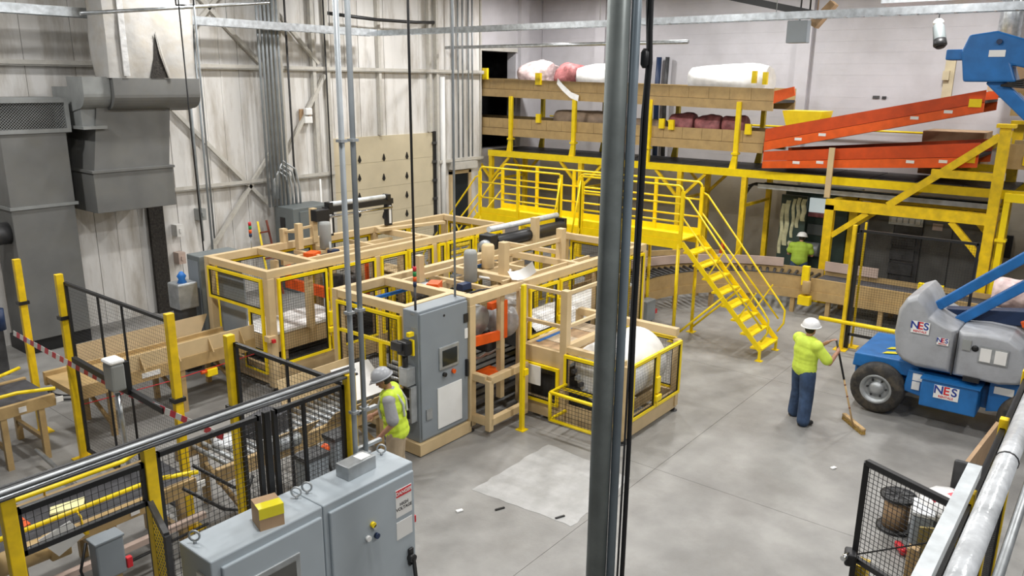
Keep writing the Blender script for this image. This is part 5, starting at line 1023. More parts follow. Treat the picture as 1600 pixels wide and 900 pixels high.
for i in range(5):
    for j in range(2): MB().box(22.8, 22.85, yc_-.36+.15*i, yc_-.25+.15*i, 2.12-.2*j, 2.24-.2*j).build('indicator', 'display' if j == 0 else 'paper', t)
for i in range(3): MB().box(22.84, 22.9, yc_-.3, yc_+.3, .5+.4*i, .8+.4*i).build('control_row', 'dark_steel', t)
q = pX(1465, 355, 22.88); MB().box(22.88, 22.9, q.y-.12, q.y+.12, q.z-.09, q.z+.09).build('label_plate', 'pinkrail', t)
q = pX(1567, 385, 24.4); solo('wall_panel', MB().box(24.38, 24.49, q.y-.2, q.y+.2, q.z-.3, q.z+.3).box(24.36, 24.38, q.y-.12, q.y+.12, q.z-.12, q.z+.02), 'black', 'black control panel on the buff wall right of the gantry', 'panel')
solo('big_carton', MB().box(22.9, 24.2, 3.2, 4.6, 3.25, 4.35), 'cardboard', 'large brown carton behind the gantry diagonal between orange conveyors', 'carton', bevel=.01)

# right fence in front of the long conveyor
a, b = pz(1312, 547), pz(1326, 546); fx = a.x+.05
fence_post(fx, a.y, 2.7, 'yellow fence post just beyond the man with the broom', size=.09); fence_post(fx+.35, a.y-.12, 2.72, 'slim yellow fence post behind the gate post near the broom man', size=.05)
t = thing('cable_chain_post', 'black cable channel between the pair of yellow fence posts', 'post', (fx+.2, a.y-.05, 0)); MB().box(fx+.15, fx+.25, a.y-.09, a.y-.01, 0, 2.5).build('channel', 'black', t)
yq = pX(1530, 380, fx).y; black_panel((fx, a.y-.12), (fx, yq), .35, 2.62, 'black mesh fence panel in front of the gantry and long conveyor', wr=.0016, fr=.05)
solo('fence_bottom_rail', MB().tube((fx-.03, a.y+.5, .62), (fx-.03, yq, .62), .045), 'yellow', 'yellow tube rail low along the mesh fence behind the lift', 'rail')
# ================================================================== BOOM LIFT
t = LF = thing('boom_lift', 'blue and grey self-propelled boom lift parked beside the long conveyor', 'boom lift', (14.5, 2, 0))
def wheel(x, y, side):
    r = .44; n = V3((side, 0, 0))
    w_ = MB().lathe([(.24, -.15), (.36, -.16), (.42, -.12), (r, -.05), (r, .05), (.42, .12), (.36, .16), (.24, .15)], (x, y, r), n, 36, caps=False).build('wheel', 'rubber', t)
    MB().lathe([(.25, -.13), (.27, .15), (.22, .155), (.2, .07), (.12, .06), (.11, .13), (.04, .15), (.001, .15)], (x, y, r), n, 28).build('rim', 'galv_dull', w_)
    for i in range(6): a = i*math.pi/3; MB().tube((x+side*.06, y+.15*math.cos(a), r+.15*math.sin(a)), (x+side*.09, y+.15*math.cos(a), r+.15*math.sin(a)), .018, 6).build('lug_nut', 'dark_steel', w_)
wheel(13.93, 2.95, -1); wheel(13.93, .72, -1); wheel(15.5, 2.95, 1); wheel(15.5, .72, 1)
MB().box(14.1, 15.35, .25, 3.4, .42, .82).build('chassis', 'blue_lift', t, bevel=.03)
MB().prism([(13.98, 3.42, .72), (13.98, 2.5, .72), (13.98, 2.35, .9), (13.98, 2.5, .98), (13.98, 3.4, .96)], (1.5, 0, 0)).build('front_deck', 'blue_lift', t, bevel=.02, fix=True)
for i in range(2): MB().prism([(14.15+.3*i, 3.0, .985), (14.3+.3*i, 2.95, .985), (14.45+.3*i, 2.7, .985), (14.3+.3*i, 2.72, .985)], (0, 0, .003)).build('yellow_arrow', 'tape_yellow', t, fix=True)
MB().prism([(13.88, 2.55, .5), (13.88, 2.1, .42), (13.88, 2.1, .88), (13.88, 2.5, .88)], (.4, 0, 0)).build('side_panel', 'blue_lift', t, bevel=.02, fix=True)
MB().box(13.86, 13.88, 2.2, 2.42, .72, .84).build('decal_sheet', 'paper', t); MB().box(13.86, 13.88, 2.3, 2.42, .56, .7).build('decal_sheet', 'paper', t)
bx = MB().box(13.62, 14.1, 1.42, 2.24, .4, .86).build('battery_box', 'blue_lift', t, bevel=.02); MB().box(13.6, 14.1, 1.4, 2.26, .86, .885).build('box_lid', 'blue_lift', bx)
MB().prism([(13.9, 1.32, .45), (13.9, 1.1, .5), (13.9, .98, .8), (13.9, .5, .92), (13.9, .5, .98), (13.9, 1.32, .98)], (.45, 0, 0)).build('fender', 'blue_lift', t, bevel=.01, fix=True); MB().box(14.0, 14.3, .95, 1.32, .5, .95).build('rear_panel', 'blue_lift', t, bevel=.02); MB().box(13.885, 13.9, .98, 1.25, .78, .9).build('decal_sheet', 'paper', t)
MB().lathe([(.5, 0), (.55, .04), (.5, .1)], (14.7, 1.8, .82), n=32).build('slew_ring', 'black', t)
MB().box(14.0, 15.3, 1.1, 2.55, .9, 1.0).build('turntable', 'blue_lift', t, bevel=.02)
# grey hoods: outlines in the Y-Z plane, extruded, softened by a wide bevel
left = [(2.72, 1.15), (2.78, 1.5), (2.76, 1.9), (2.66, 2.12), (2.5, 2.2), (2.4, 2.1), (2.28, 1.88), (2.0, 1.76), (1.86, 1.72), (1.86, .98), (2.4, .98), (2.6, 1.04)]
right = [(1.85, 1.72), (1.5, 1.76), (1.15, 1.74), (.95, 1.62), (.86, 1.46), (.84, 1.2), (.92, 1.02), (1.2, .96), (1.85, .97)]
def hood(pts, nm):
    n = len(pts); cy = sum(p[0] for p in pts)/n; cz = sum(p[1] for p in pts)/n; m_ = MB(); vs = []
    secs = ((13.86, .8), (13.8, .9), (13.78, 1.0)) if 0 else ((13.72, .86), (13.75, .94), (13.83, 1.0), (15.1, 1.0), (15.2, .93), (15.24, .84))
    for x, s in secs:
        for y, z_ in pts: vs.append((x, cy+(y-cy)*s, cz+(z_-cz)*s))
    fs = [[i for i in range(n)], [5*n+i for i in range(n)][::-1]]
    for k in range(5):
        for i in range(n): fs.append((k*n+i, k*n+(i+1) % n, (k+1)*n+(i+1) % n, (k+1)*n+i))
    o = m_.add(vs, fs).build(nm, 'lift_grey', t, fix=True)
    sb = o.modifiers.new('bevel', 'BEVEL'); sb.width = .05; sb.segments = 4; sb.limit_method = 'ANGLE'; sb.angle_limit = .35
    for p in o.data.polygons: p.use_smooth = True
    return o
h1 = hood(left, 'engine_hood'); h2 = hood(right, 'side_hood')
MB().box(13.70, 13.74, 1.845, 1.865, 1.0, 1.7).build('hood_seam', 'dark_steel', t)
# decals: white plate with NES lettering and a red strip
def nes(parent, x, y, z_, w_, h_):
    pl = MB().box(x-.004, x, y-w_/2, y+w_/2, z_-h_/2, z_+h_/2).build('decal_plate', 'white', parent)
    for ch, dy, c in (('N', .31, 'navy2'), ('E', 0, 'red'), ('S', -.31, 'navy2')): text_mesh('lettering', ch, h_*.86, (x-.006, y+w_*dy, z_+h_*.13), (0, -1, 0), (0, 0, 1), c, pl, .001)
    text_mesh('lettering', 'RENTALS', h_*.24, (x-.006, y, z_-h_*.34), (0, -1, 0), (0, 0, 1), 'red', pl, .001)
mat('navy2', (.02, .045, .28), .4)
q = pX(1438, 512, 13.7); nes(t, 13.705, q.y, q.z, .27, .2); q = pX(1473, 534, 13.7); nes(t, 13.705, q.y-.0, q.z, .17, .12); q = pX(1478, 615, 13.6); nes(t, 13.615, q.y, q.z, .36, .22)
MB().box(13.7, 13.715, 1.12, 1.52, 1.3, 1.56).build('notice_panel', 'galv_dull', t); MB().box(13.69, 13.7, 1.14, 1.3, 1.32, 1.53).build('notice_sheet', 'paper', t); MB().box(13.69, 13.7, 1.35, 1.5, 1.32, 1.53).build('notice_sheet', 'paper', t)
MB().box(13.7, 13.72, 1.64, 1.76, 1.45, 1.62).build('label_plate', 'box_grey', t); MB().lathe([(.05, 0), (.05, .01), (.001, .01)], (13.72, 1.58, 1.5), (-1, 0, 0), 14).build('lock_knob', 'black', t)
MB().box(13.68, 13.74, 1.45, 1.68, .95, 1.02).build('step_recess', 'black', t)
# boom
def boom(p, q, w_, h_, mt, nm): return MB().beam(p, q, w_, h_, (1, 0, 0)).build(nm, mt, t, bevel=.02)
boom((14.45, 2.35, 1.86), (14.45, .1, 3.9), .16, .14, 'blue_lift', 'lower_arm'); boom((14.45, 2.02, 1.66), (14.45, -.2, 3.66), .16, .14, 'blue_lift', 'lower_arm'); boom((14.7, 2.2, 1.72), (14.7, .3, 2.0), .25, .25, 'navy', 'riser_base')
boom((14.62, 1.1, 1.78), (14.62, .95, 1.85), .12, .12, 'orange', 'cap')
MB().box(14.3, 14.75, -.3, .3, 3.55, 4.05).build('knuckle', 'blue_lift', t, bevel=.04)
boom((14.55, .0, 3.7), (14.55, 2.05, 5.6), .2, .18, 'blue_lift', 'upper_arm'); boom((14.75, -.1, 3.6), (14.75, 1.75, 5.35), .16, .16, 'navy', 'upper_arm')
MB().prism([(14.35, 2.42, 5.55), (14.35, 2.5, 6.0), (14.35, 2.42, 6.25), (14.35, 2.05, 6.3), (14.35, 1.3, 6.05), (14.35, 1.4, 5.7), (14.35, 1.8, 5.8), (14.35, 1.7, 5.55)], (.55, 0, 0)).build('boom_head', 'blue_lift', t, bevel=.03, fix=True)
MB().box(14.4, 14.8, 2.45, 2.72, 5.88, 6.04).build('head_stub', 'blue_lift', t, bevel=.02); MB().box(14.34, 14.35, 1.9, 2.12, 5.92, 6.02).build('decal_sheet', 'paper', t); MB().tube((14.3, 2.0, 6.14), (14.36, 2.0, 6.14), .04, 12).build('pivot_pin', 'navy', t)
boom((14.62, 1.6, 5.98), (14.62, -2.5, 5.7), .28, .26, 'blue_lift', 'main_boom')
for i in range(4): MB().path([(14.4, 1.9, 5.5), (14.38, 1.5, 5.62-.05*i), (14.4, .6, 5.5-.05*i), (14.5, -.1, 4.0)], .018, 6).build('hydraulic_hose', 'black', t)
# ================================================================== PEOPLE
def capsule(m_, a, b, ra, rb, n=12):
    a, b = V3(a), V3(b); d = b-a; L = max(d.length, 1e-4); prof = []
    for i in range(5): t_ = -math.pi/2+math.pi/2*i/4; prof.append((ra*math.cos(t_), ra*math.sin(t_)))
    for i in range(5): t_ = math.pi/2*i/4; prof.append((rb*math.cos(t_), L+rb*math.sin(t_)))
    m_.lathe([(max(r, 1e-4), h) for r, h in prof], a, d if d.length > 1e-4 else (0, 0, 1), n)
def ellip(m_, c, r, R=None, n=14):
    c = V3(c); b = len(m_.v); k = 8; R = R or Matrix.Identity(3)
    for i in range(k+1):
        t_ = -math.pi/2+math.pi*i/k
        for j in range(n):
            a = 2*math.pi*j/n; m_.v.append(c + R@V3((r[0]*math.cos(t_)*math.cos(a), r[1]*math.cos(t_)*math.sin(a), r[2]*math.sin(t_))))
    for i in range(k):
        for j in range(n): m_.f.append([b+i*n+j, b+i*n+(j+1) % n, b+(i+1)*n+(j+1) % n, b+(i+1)*n+j]); m_.s.append(True)
def fuse(m_, name, material, vox, smooth=4, parent=None, off=V3((0, 0, 0))):
    me = bpy.data.meshes.new('tmp'); me.from_pydata([tuple(q-off) for q in m_.v], [], m_.f); o = bpy.data.objects.new('tmp', me); COL.objects.link(o)
    r = o.modifiers.new('r', 'REMESH'); r.mode = 'VOXEL'; r.voxel_size = vox; s = o.modifiers.new('s', 'SMOOTH'); s.factor = .5; s.iterations = smooth
    bpy.context.view_layer.update(); nm = bpy.data.meshes.new_from_object(o.evaluated_get(bpy.context.evaluated_depsgraph_get())); bpy.data.objects.remove(o)
    nm.name = name; nm.polygons.foreach_set('use_smooth', [True]*len(nm.polygons)); nm.materials.clear(); nm.materials.append(MATS[material])
    q = bpy.data.objects.new(name, nm); COL.objects.link(q)
    if parent is not None: q.parent = parent
    return q
def hand_relaxed(m_, wrist, d, n, side):            # d: along the hand, n: palm normal
    d = V3(d).normalized(); n = V3(n); n = (n-d*n.dot(d)).normalized(); s = d.cross(n)
    R = Matrix((s, n, d)).transposed(); ellip(m_, wrist+d*.05, (.042, .016, .055), R)
    for i, L in enumerate((.062, .072, .068, .052)):
        o = wrist+d*.09+s*((i-1.5)*.02); k1 = o+(d*.92+n*.25).normalized()*L*.55; k2 = k1+(d*.7+n*.7).normalized()*L*.5
        capsule(m_, o-d*.02, k1, .0095, .009, 8); capsule(m_, k1, k2, .009, .0075, 8)
    o = wrist+d*.03-s*.036*side; k1 = o+(d*.7-s*.6*side+n*.3).normalized()*.04; k2 = k1+(d*.9+n*.3).normalized()*.03
    capsule(m_, o, k1, .012, .0105, 8); capsule(m_, k1, k2, .0105, .008, 8)
def hand_grip(m_, wrist, point, axis, side):        # fingers closed round a rod through point
    ax = V3(axis).normalized(); n = V3(point)-V3(wrist); n = (n-ax*n.dot(ax)).normalized(); s = ax.cross(n)*side
    pc = V3(point)-n*.038; R = Matrix((ax, s, n)).transposed(); ellip(m_, pc, (.045, .036, .018), R); capsule(m_, wrist, pc, .026, .03, 10)
    for i in range(4):
        c = V3(point)+ax*((i-1.5)*.021); pts = [c+(-n*math.cos(a)+s*math.sin(a))*.027 for a in (.5, 1.3, 2.1, 2.9, 3.6)]
        for k in range(4): capsule(m_, pts[k], pts[k+1], .0098-.0006*k, .0096-.0006*k, 8)
    c = V3(point)+ax*.045; pts = [c-n*.03-s*.015, c+(-n*math.cos(.9)-s*math.sin(.9))*.028, c+(-n*math.cos(1.8)-s*math.sin(1.8))*.027, c+(-n*math.cos(2.5)-s*math.sin(2.5))*.027]
    for k in range(3): capsule(m_, pts[k], pts[k+1], .0115-.001*k, .0108-.001*k, 8)
def person(label, loc, heading, J, head, skin='skin', shirt='hivis', trousers='denim', hat='hat_white', vest=None, sc=1., grip=None, sleeve=.62, hair=True, baggy=.034, wd=1.):
    fx, fy = math.cos(heading), math.sin(heading); M = Matrix(((fy, fx, 0), (-fx, fy, 0), (0, 0, 1)))     # local (right, forward, up) -> world
    loc = V3(loc); W = lambda p: loc + M@(V3((p[0]*(1+(wd-1)*.8), p[1], p[2]))*sc); Wd = lambda d: M@V3(d)
    g = {k: W(v) for k, v in J.items()}; S = lambda r: tuple(q*sc for q in r); ST = lambda r: (r[0]*sc*wd, r[1]*sc*wd, r[2]*sc)
    up = (g['neck']-g['pelvis']).normalized(); rt = (g['shR']-g['shL']).normalized(); fw = up.cross(rt).normalized(); RT3 = Matrix((rt, fw, up)).transposed()
    yaw, pit = head; hm = M@Matrix.Rotation(yaw, 3, 'Z')@Matrix.Rotation(pit, 3, 'X'); hc = g['neck'] + up*.05*sc + hm@V3((0, .025, .125))*sc
    b = MB()                                                                                                # one continuous body
    def torso(m_, e):
        for f, r in ((.0, (.16, .112, .12)), (.14, (.157, .11, .13)), (.28, (.155, .108, .13)), (.44, (.162, .112, .14)), (.6, (.175, .118, .16)), (.82, (.175, .108, .12))): ellip(m_, g['pelvis'].lerp(g['neck'], f), ST((r[0]+e, r[1]+e, r[2]+e)), RT3)
        capsule(m_, g['shL'], g['shR'], (.07+e)*sc, (.07+e)*sc); capsule(m_, g['neck']-up*.1*sc, g['neck']-up*.02*sc, (.085+e*.5)*sc, (.06+e*.3)*sc)
    def limb(m_, a, c, d, r, e, cut=None):
        if cut is not None: capsule(m_, g[a], g[a].lerp(g[c], cut), (r[0]+e)*sc, (r[1]+e+.008)*sc); return
        capsule(m_, g[a], g[c], (r[0]+e)*sc, (r[1]+e)*sc); capsule(m_, g[c], g[d], (r[1]+e)*sc, (r[2]+e)*sc)
    torso(b, -.008); capsule(b, g['neck']-up*.06*sc, hc-hm@V3((0, .02, .06))*sc, .056*sc, .05*sc)
    ellip(b, hc, S((.075, .095, .115)), hm, 18); ellip(b, hc+hm@V3((0, .03, -.06))*sc, S((.058, .065, .062)), hm); capsule(b, hc+hm@V3((0, .09, .01))*sc, hc+hm@V3((0, .108, -.028))*sc, .009*sc, .015*sc, 8)
    ellip(b, hc+hm@V3((0, .092, -.065))*sc, S((.026, .012, .008)), hm); ellip(b, hc+hm@V3((0, .086, .028))*sc, S((.05, .014, .01)), hm)
    for s in (-1, 1): ellip(b, hc+hm@V3((s*.076, -.005, -.005))*sc, S((.012, .02, .032)), hm)
    for s in 'LR':
        limb(b, 'sh'+s, 'el'+s, 'wr'+s, (.052, .043, .03), 0); limb(b, 'hip'+s, 'kn'+s, 'an'+s, (.078, .054, .038), 0); a = g['an'+s]; capsule(b, a-V3((0, 0, .03*sc)), a+Wd((0, .13, -.035))*sc, .036*sc, .03*sc)
        if grip and s in grip: hand_grip(b, g['wr'+s], grip[s][0], grip[s][1], 1 if s == 'R' else -1)
        else: hand_relaxed(b, g['wr'+s], (g['wr'+s]-g['el'+s]), Wd((0, .6, 0)) + (rt if s == 'L' else -rt)*.8, 1 if s == 'R' else -1)
    o = fuse(b, 'person', skin, .008, 3, off=loc); o.location = loc; tag(o, label, 'person')
    m_ = MB(); torso(m_, baggy); ellip(m_, g['pelvis'].lerp(g['neck'], .06), ST((.16+baggy, .118+baggy, .09)), RT3)
    for s in 'LR': limb(m_, 'sh'+s, 'el'+s, 'wr'+s, (.062*wd, .062*wd, .03), .01, sleeve)
    fuse(m_, 'shirt', shirt, .012, 12, o, loc)
    m_ = MB(); ellip(m_, g['pelvis']-up*.02*sc, ST((.18, .135, .13)), RT3)
    for s in 'LR': limb(m_, 'hip'+s, 'kn'+s, 'an'+s, (.1*wd, .085*wd, .078*wd), .012)
    fuse(m_, 'trousers', trousers, .012, 6, o, loc)
    m_ = MB(); w0 = g['pelvis'].lerp(g['neck'], .1); ellip(m_, g['pelvis'].lerp(g['neck'], -.06), ST((.186, .14, .02)), RT3); fuse(m_, 'belt', 'shoe', .01, 2, o, loc)
    for s in 'LR':
        m_ = MB(); a = g['an'+s]; capsule(m_, V3((a.x, a.y, loc.z+.05*sc))-Wd((0, .05, 0))*sc, V3((a.x, a.y, loc.z+.045*sc))+Wd((0, .15, 0))*sc, .05*sc, .043*sc); fuse(m_, 'shoe', 'shoe', .012, 3, o, loc)
    if hair:
        m_ = MB(); ellip(m_, hc+hm@V3((0, -.022, .0))*sc, S((.083, .088, .095)), hm); fuse(m_, 'hair', 'hair', .01, 2, o, loc)
    ax = hm@V3((0, -.1, 1)).normalized(); hb = hc+hm@V3((0, -.005, .035))*sc; h_ = MB()
    hs = 1.12; hp = [(.128, 0), (.13, .012), (.122, .05), (.1, .09), (.06, .115), (.02, .124), (.001, .125)]; h_.lathe([(r*sc*hs, z_*sc*hs) for r, z_ in hp], hb, ax, 28)
    h_.lathe([(.13*sc, -.002), (.162*sc, -.004), (.165*sc, .008*sc), (.13*sc, .012*sc)], hb, ax, 28); ht = h_.build('hard_hat', hat, None); ht.parent = o; 
    for v in ht.data.vertices: v.co -= loc
    fwh = hm@V3((0, 1, 0)); m_ = MB(); m_.prism([hb+fwh*.13*sc+hm@V3((-.08, 0, 0))*sc, hb+fwh*.19*sc+hm@V3((-.04, 0, -.01))*sc, hb+fwh*.19*sc+hm@V3((.04, 0, -.01))*sc, hb+fwh*.13*sc+hm@V3((.08, 0, 0))*sc], ax*.008); pk = m_.build('hat_peak', hat, None, fix=True); pk.parent = o
    for v in pk.data.vertices: v.co -= loc
    if vest:
        m_ = MB()
        for f, r in ((-.12, (.178, .132, .12)), (.02, (.172, .128, .12)), (.28, (.168, .125, .14)), (.6, (.185, .132, .16)), (.82, (.165, .118, .11))): ellip(m_, g['pelvis'].lerp(g['neck'], f), ST((r[0]+.026, r[1]+.026, r[2]+.02)), RT3)
        for a_, b_ in (('shL', 'shR'), ('shR', 'shL')): capsule(m_, g['neck']-up*.06*sc, g[a_].lerp(g['neck'], .3)+up*.012*sc, .085*sc, .083*sc*wd)
        fuse(m_, 'vest', vest, .012, 8, o, loc)
        for f, r in ((.3, (.188, .146, .026)),): 
            m_ = MB(); ellip(m_, g['pelvis'].lerp(g['neck'], f), ST((.196, .153, .03)), RT3); fuse(m_, 'reflective_band', 'reflective', .01, 2, o, loc)
        for s in (-1, 1):
            m_ = MB(); c0 = g['pelvis'].lerp(g['neck'], .34)+rt*(s*.1*sc); c1 = g['pelvis'].lerp(g['neck'], .9)+rt*(s*.1*sc)
            for d in (-1, 1):
                pp = [c0+fw*d*.142*sc*wd, c0.lerp(c1, .55)+fw*d*.15*sc*wd, c1+fw*d*.1*sc*wd, c1+up*.055*sc+fw*d*.02*sc]
                for k in range(3): capsule(m_, pp[k], pp[k+1], .02*sc, .02*sc, 8)
            fuse(m_, 'reflective_strap', 'reflective', .01, 2, o, loc)
    return o
BASE = dict(pelvis=(0, 0, .96), neck=(0, .0, 1.47), shL=(-.19, 0, 1.41), shR=(.19, 0, 1.41), elL=(-.25, 0, 1.14), wrL=(-.26, .08, .9), elR=(.25, 0, 1.14), wrR=(.26, .08, .9),
            hipL=(-.095, 0, .9), hipR=(.095, 0, .9), knL=(-.1, .02, .49), knR=(.1, .02, .49), anL=(-.11, 0, .09), anR=(.11, 0, .09))
# man with broom, seen from behind
m1 = V3((12.62, 3.82, 0)); hd = math.atan2(-.6, .8); hand = pX(1310, 547, 12.84); bh = pz(1333, 667, .06)
axis = (hand-bh).normalized(); f_ = V3((.8, -.6, 0)); r_ = V3((-.6, -.8, 0))
wr_w = hand - V3((.035, .02, -.005)) - f_*.05; rel = wr_w-m1; wrR = (rel.dot(r_), rel.dot(f_), rel.z)
J = dict(BASE); J.update(wrR=wrR, elR=(.3, .2, 1.14), shR=(.19, .03, 1.4), elL=(-.15, .22, 1.19), wrL=(.02, .38, 1.38), anL=(-.2, .06, .09), knL=(-.15, .06, .49), anR=(.15, -.04, .09), knR=(.12, .0, .49), neck=(.0, .02, 1.46))
person('man in lime shirt, jeans and white hard hat holding a broom', m1, hd, J, (.35, -.08), grip={'R': (hand, axis)}, sleeve=.8, wd=1.2)
t = thing('push_broom', 'wooden push broom with black upper handle held by the man in lime', 'broom', tuple(V3((bh.x, bh.y, 0))))
top = hand+axis*.16; mid = bh.lerp(hand, .62); MB().tube(bh, mid, .014, 10).build('handle', 'wood', t); MB().tube(mid, top, .017, 10).build('handle_sleeve', 'black', t)
for f in (.25, .4, .55): p = bh.lerp(hand, f); MB().tube(p-axis*.01, p+axis*.01, .016, 10).build('band', 'rust', t)
a, b = pz(1318, 654, 0), pz(1349, 680, 0); dd = (b-a).normalized(); sd = V3((-dd.y, dd.x, 0)); br = MB(); MB().beam(a+V3((0, 0, .085)), b+V3((0, 0, .085)), .07, .04).build('block', 'wood', t, bevel=.008)
n = 22
for i in range(n):
    for j in range(-2, 3): p = a.lerp(b, (i+.5)/n)+sd*(j*.013); br.beam(p+V3((0, 0, .066)), p+sd*(j*.004)+V3((0, 0, .0)), .013, .013)
br.build('bristles', 'bristle', t, kind='stuff')
# worker in vest beside the tall cabinet, leaning forward over the conveyor
m2 = V3((6.72, 7.3, 0)); J = dict(BASE); J.update(pelvis=(0, 0, .98), neck=(0, .07, 1.5), shL=(-.2, .05, 1.43), shR=(.2, .05, 1.43), elL=(-.27, -.02, 1.15), wrL=(-.24, .16, .95), elR=(.27, .1, 1.16), wrR=(.2, .34, 1.04), anL=(-.11, .06, .09), anR=(.12, -.05, .09))
person('worker in grey hard hat, lime vest and khaki trousers looking down at conveyor', m2, math.atan2(.8, -.6), J, (.1, -.5), shirt='tee', trousers='khaki', hat='hat_grey', vest='hivis_vest', sleeve=.85, baggy=.016, wd=1.12)
# far worker behind the conveyor
J = dict(BASE); J.update(neck=(0, .1, 1.45), shL=(-.2, .09, 1.38), shR=(.2, .09, 1.38), elL=(-.27, .12, 1.12), wrL=(-.18, .34, 1.08), elR=(.27, .12, 1.12), wrR=(.18, .34, 1.08))
person('far worker in lime shirt and white hard hat facing the dark green machine', V3((21.05, 6.82, 0)), .2, J, (0, -.25), shirt='hivis_far', trousers='denim', hat='hat_white', sc=.92, wd=1.25)
# ================================================================== FOREGROUND POLE
a_ = math.atan(.6065); pr = 4.35; P0 = V3((pr*math.cos(a_), pr*math.sin(a_), 0)); side = V3((math.sin(AZ), -math.cos(AZ), 0))
t = thing('steel_column', 'grey steel pipe column rising through the foreground to the roof', 'column', tuple(P0))
MB().tube(P0+V3((0, 0, .02)), P0+V3((0, 0, 9.55)), .062, 24).build('pipe', 'pole_grey', t); MB().box(P0.x-.16, P0.x+.16, P0.y-.16, P0.y+.16, 0, .02).build('base_plate', 'pole_grey', t)
q = P0+side*.087+V3((-.02, -.015, 0)); solo('conduit', MB().tube((q.x, q.y, .5), (q.x, q.y, 9.5), .026, 14), 'pole_blue', 'blue grey conduit strapped to the foreground column', 'conduit')
q = P0+side*.165; zz = [9.5, 6.2, 5.75, 5.6, 5.45, 5.0, 4.2, 3.4, 2.6, 1.2, .02]; rnd = random.Random(8); cpath = []
for i, z_ in enumerate(zz): cpath.append((q.x+rnd.uniform(-.008, .008), q.y+rnd.uniform(-.008, .008), z_))
solo('cable_drop', MB().path(cpath, .015, 8), 'black', 'thick black cable hanging beside the foreground column', 'cable')
q2 = P0+side*.145; solo('cable_drop', MB().path([(q2.x, q2.y, 9.5), (q2.x-.005, q2.y, 5.9), (q2.x+.012, q2.y-.01, 5.62), (q2.x, q2.y, 5.3), (q2.x-.01, q2.y, 3.5), (q2.x-.02, q2.y+.015, .02)], .007, 6), 'dark_steel', 'thin dark cord twisted beside the foreground column', 'cable')
q = P0+side*.15; solo('cord_grip', MB().lathe([(.01, -.05), (.022, -.03), (.022, .03), (.01, .05)], (q.x-.012, q.y, 5.62), n=12), 'black', 'black cord grip knot on the foreground cable', 'grip')

# ================================================================== LOWER RIGHT FENCE LINE
RY = .58
for xx, lab in ((4.65, 'yellow fence post under the thick wrapped pipe near wooden stake'), (6.1, 'yellow fence post between the white tube and the thick pipe'), (7.75, 'yellow fence post at the far end of the thick pipe'), (9.3, 'yellow fence post beside the boom lift front wheel')): fence_post(xx, RY, 2.66, lab, size=.09)
black_panel((4.7, RY), (6.05, RY), .15, 2.58, 'black mesh fence panel below the white tube', step=.05); black_panel((6.15, RY), (7.7, RY), .15, 2.58, 'black mesh fence panel below the thick wrapped pipe', step=.05); black_panel((7.8, RY), (9.25, RY), .15, 2.58, 'black mesh fence panel running toward the boom lift', step=.05); black_panel((3.0, RY), (4.6, RY), .15, 2.58, 'black mesh fence panel nearest the lower gate', step=.05)
p, q = pz(1440, 905, 2.8), pz(1532, 737, 2.8); solo('square_tube', MB().beam((4.3, p.y+.0, 2.8), (q.x, p.y+.0, 2.8), .09, .09), 'tube_white', 'shiny white square tube lying along the fence top', 'tube')
p = pz(1475, 900, 2.82); t = thing('wrapped_pipe', 'thick pale plastic-wrapped pipe along the right fence top', 'pipe', (7, RY-.1, 2.8)); MB().tube((3.6, .42, 2.83), (9.4, .42, 2.83), .075, 14).build('pipe', 'film_grey', t)
for x in (4.4, 6.4, 8.2): MB().lathe([(.078, -.012), (.082, 0), (.078, .012)], (x, .42, 2.83), (1, 0, 0), 14).build('strap', 'black', t)
solo('fence_conduit', MB().tube((3.6, .26, 2.76), (9.4, .26, 2.76), .03, 10), 'galv_dull', 'thin grey conduit beside the thick wrapped pipe', 'conduit')
# second line of guards behind, and a dark frame at the very edge
black_panel((6.9, -.05), (8.4, -.6), .2, 2.5, 'black mesh panel standing behind the thick wrapped pipe', step=.05, fr=.06)
black_panel((4.9, -.02), (6.5, -.5), .2, 2.35, 'black mesh panel under the thick pipe beside yellow posts', step=.05, fr=.06)
# swung gate
t = thing('mesh_gate', 'black mesh gate standing open around the empty cable spool', 'gate', tuple(V3((7.0, 1.2, 0))))
p, q = pz(1355, 722, 2.3), pz(1492, 790, 2.3); z0 = .25; fm = MB(); up = V3((0, 0, 1)); d = q-p
for a, b in ((p, q), (V3((p.x, p.y, z0)), V3((q.x, q.y, z0))), (p, V3((p.x, p.y, z0))), (q, V3((q.x, q.y, 0.0))), (V3((p.x, p.y, 1.35)), V3((q.x, q.y, 1.35)))): fm.beam(a, b, .05, .05, (1, .2, 0))
fm.build('gate_frame', 'black', t); MB().wires(V3((p.x, p.y, z0)), d, up, d.length, 2.3-z0, .042, .002).build('wire_mesh', 'black', t, kind='stuff')
MB().beam(V3((p.x, p.y, 1.38)), V3((q.x, q.y, 2.0)), .012, .012).build('tie_wire', 'black', t); MB().cbox((p.x-.06, p.y+.02, 1.38), .16, .1, .12, .3).build('latch', 'black', t, bevel=.02); MB().tube((p.x-.2, p.y+.05, 1.42), (p.x-.1, p.y+.03, 1.42), .025, 8).build('latch_pin', 'chrome', t); MB().cbox((p.x+.12, p.y-.05, 1.16), .16, .1, .2).build('lock_plate', 'yellow_old', t); MB().tube((p.x, p.y, 0), (p.x, p.y, z0), .025).build('drop_bolt', 'black', t)
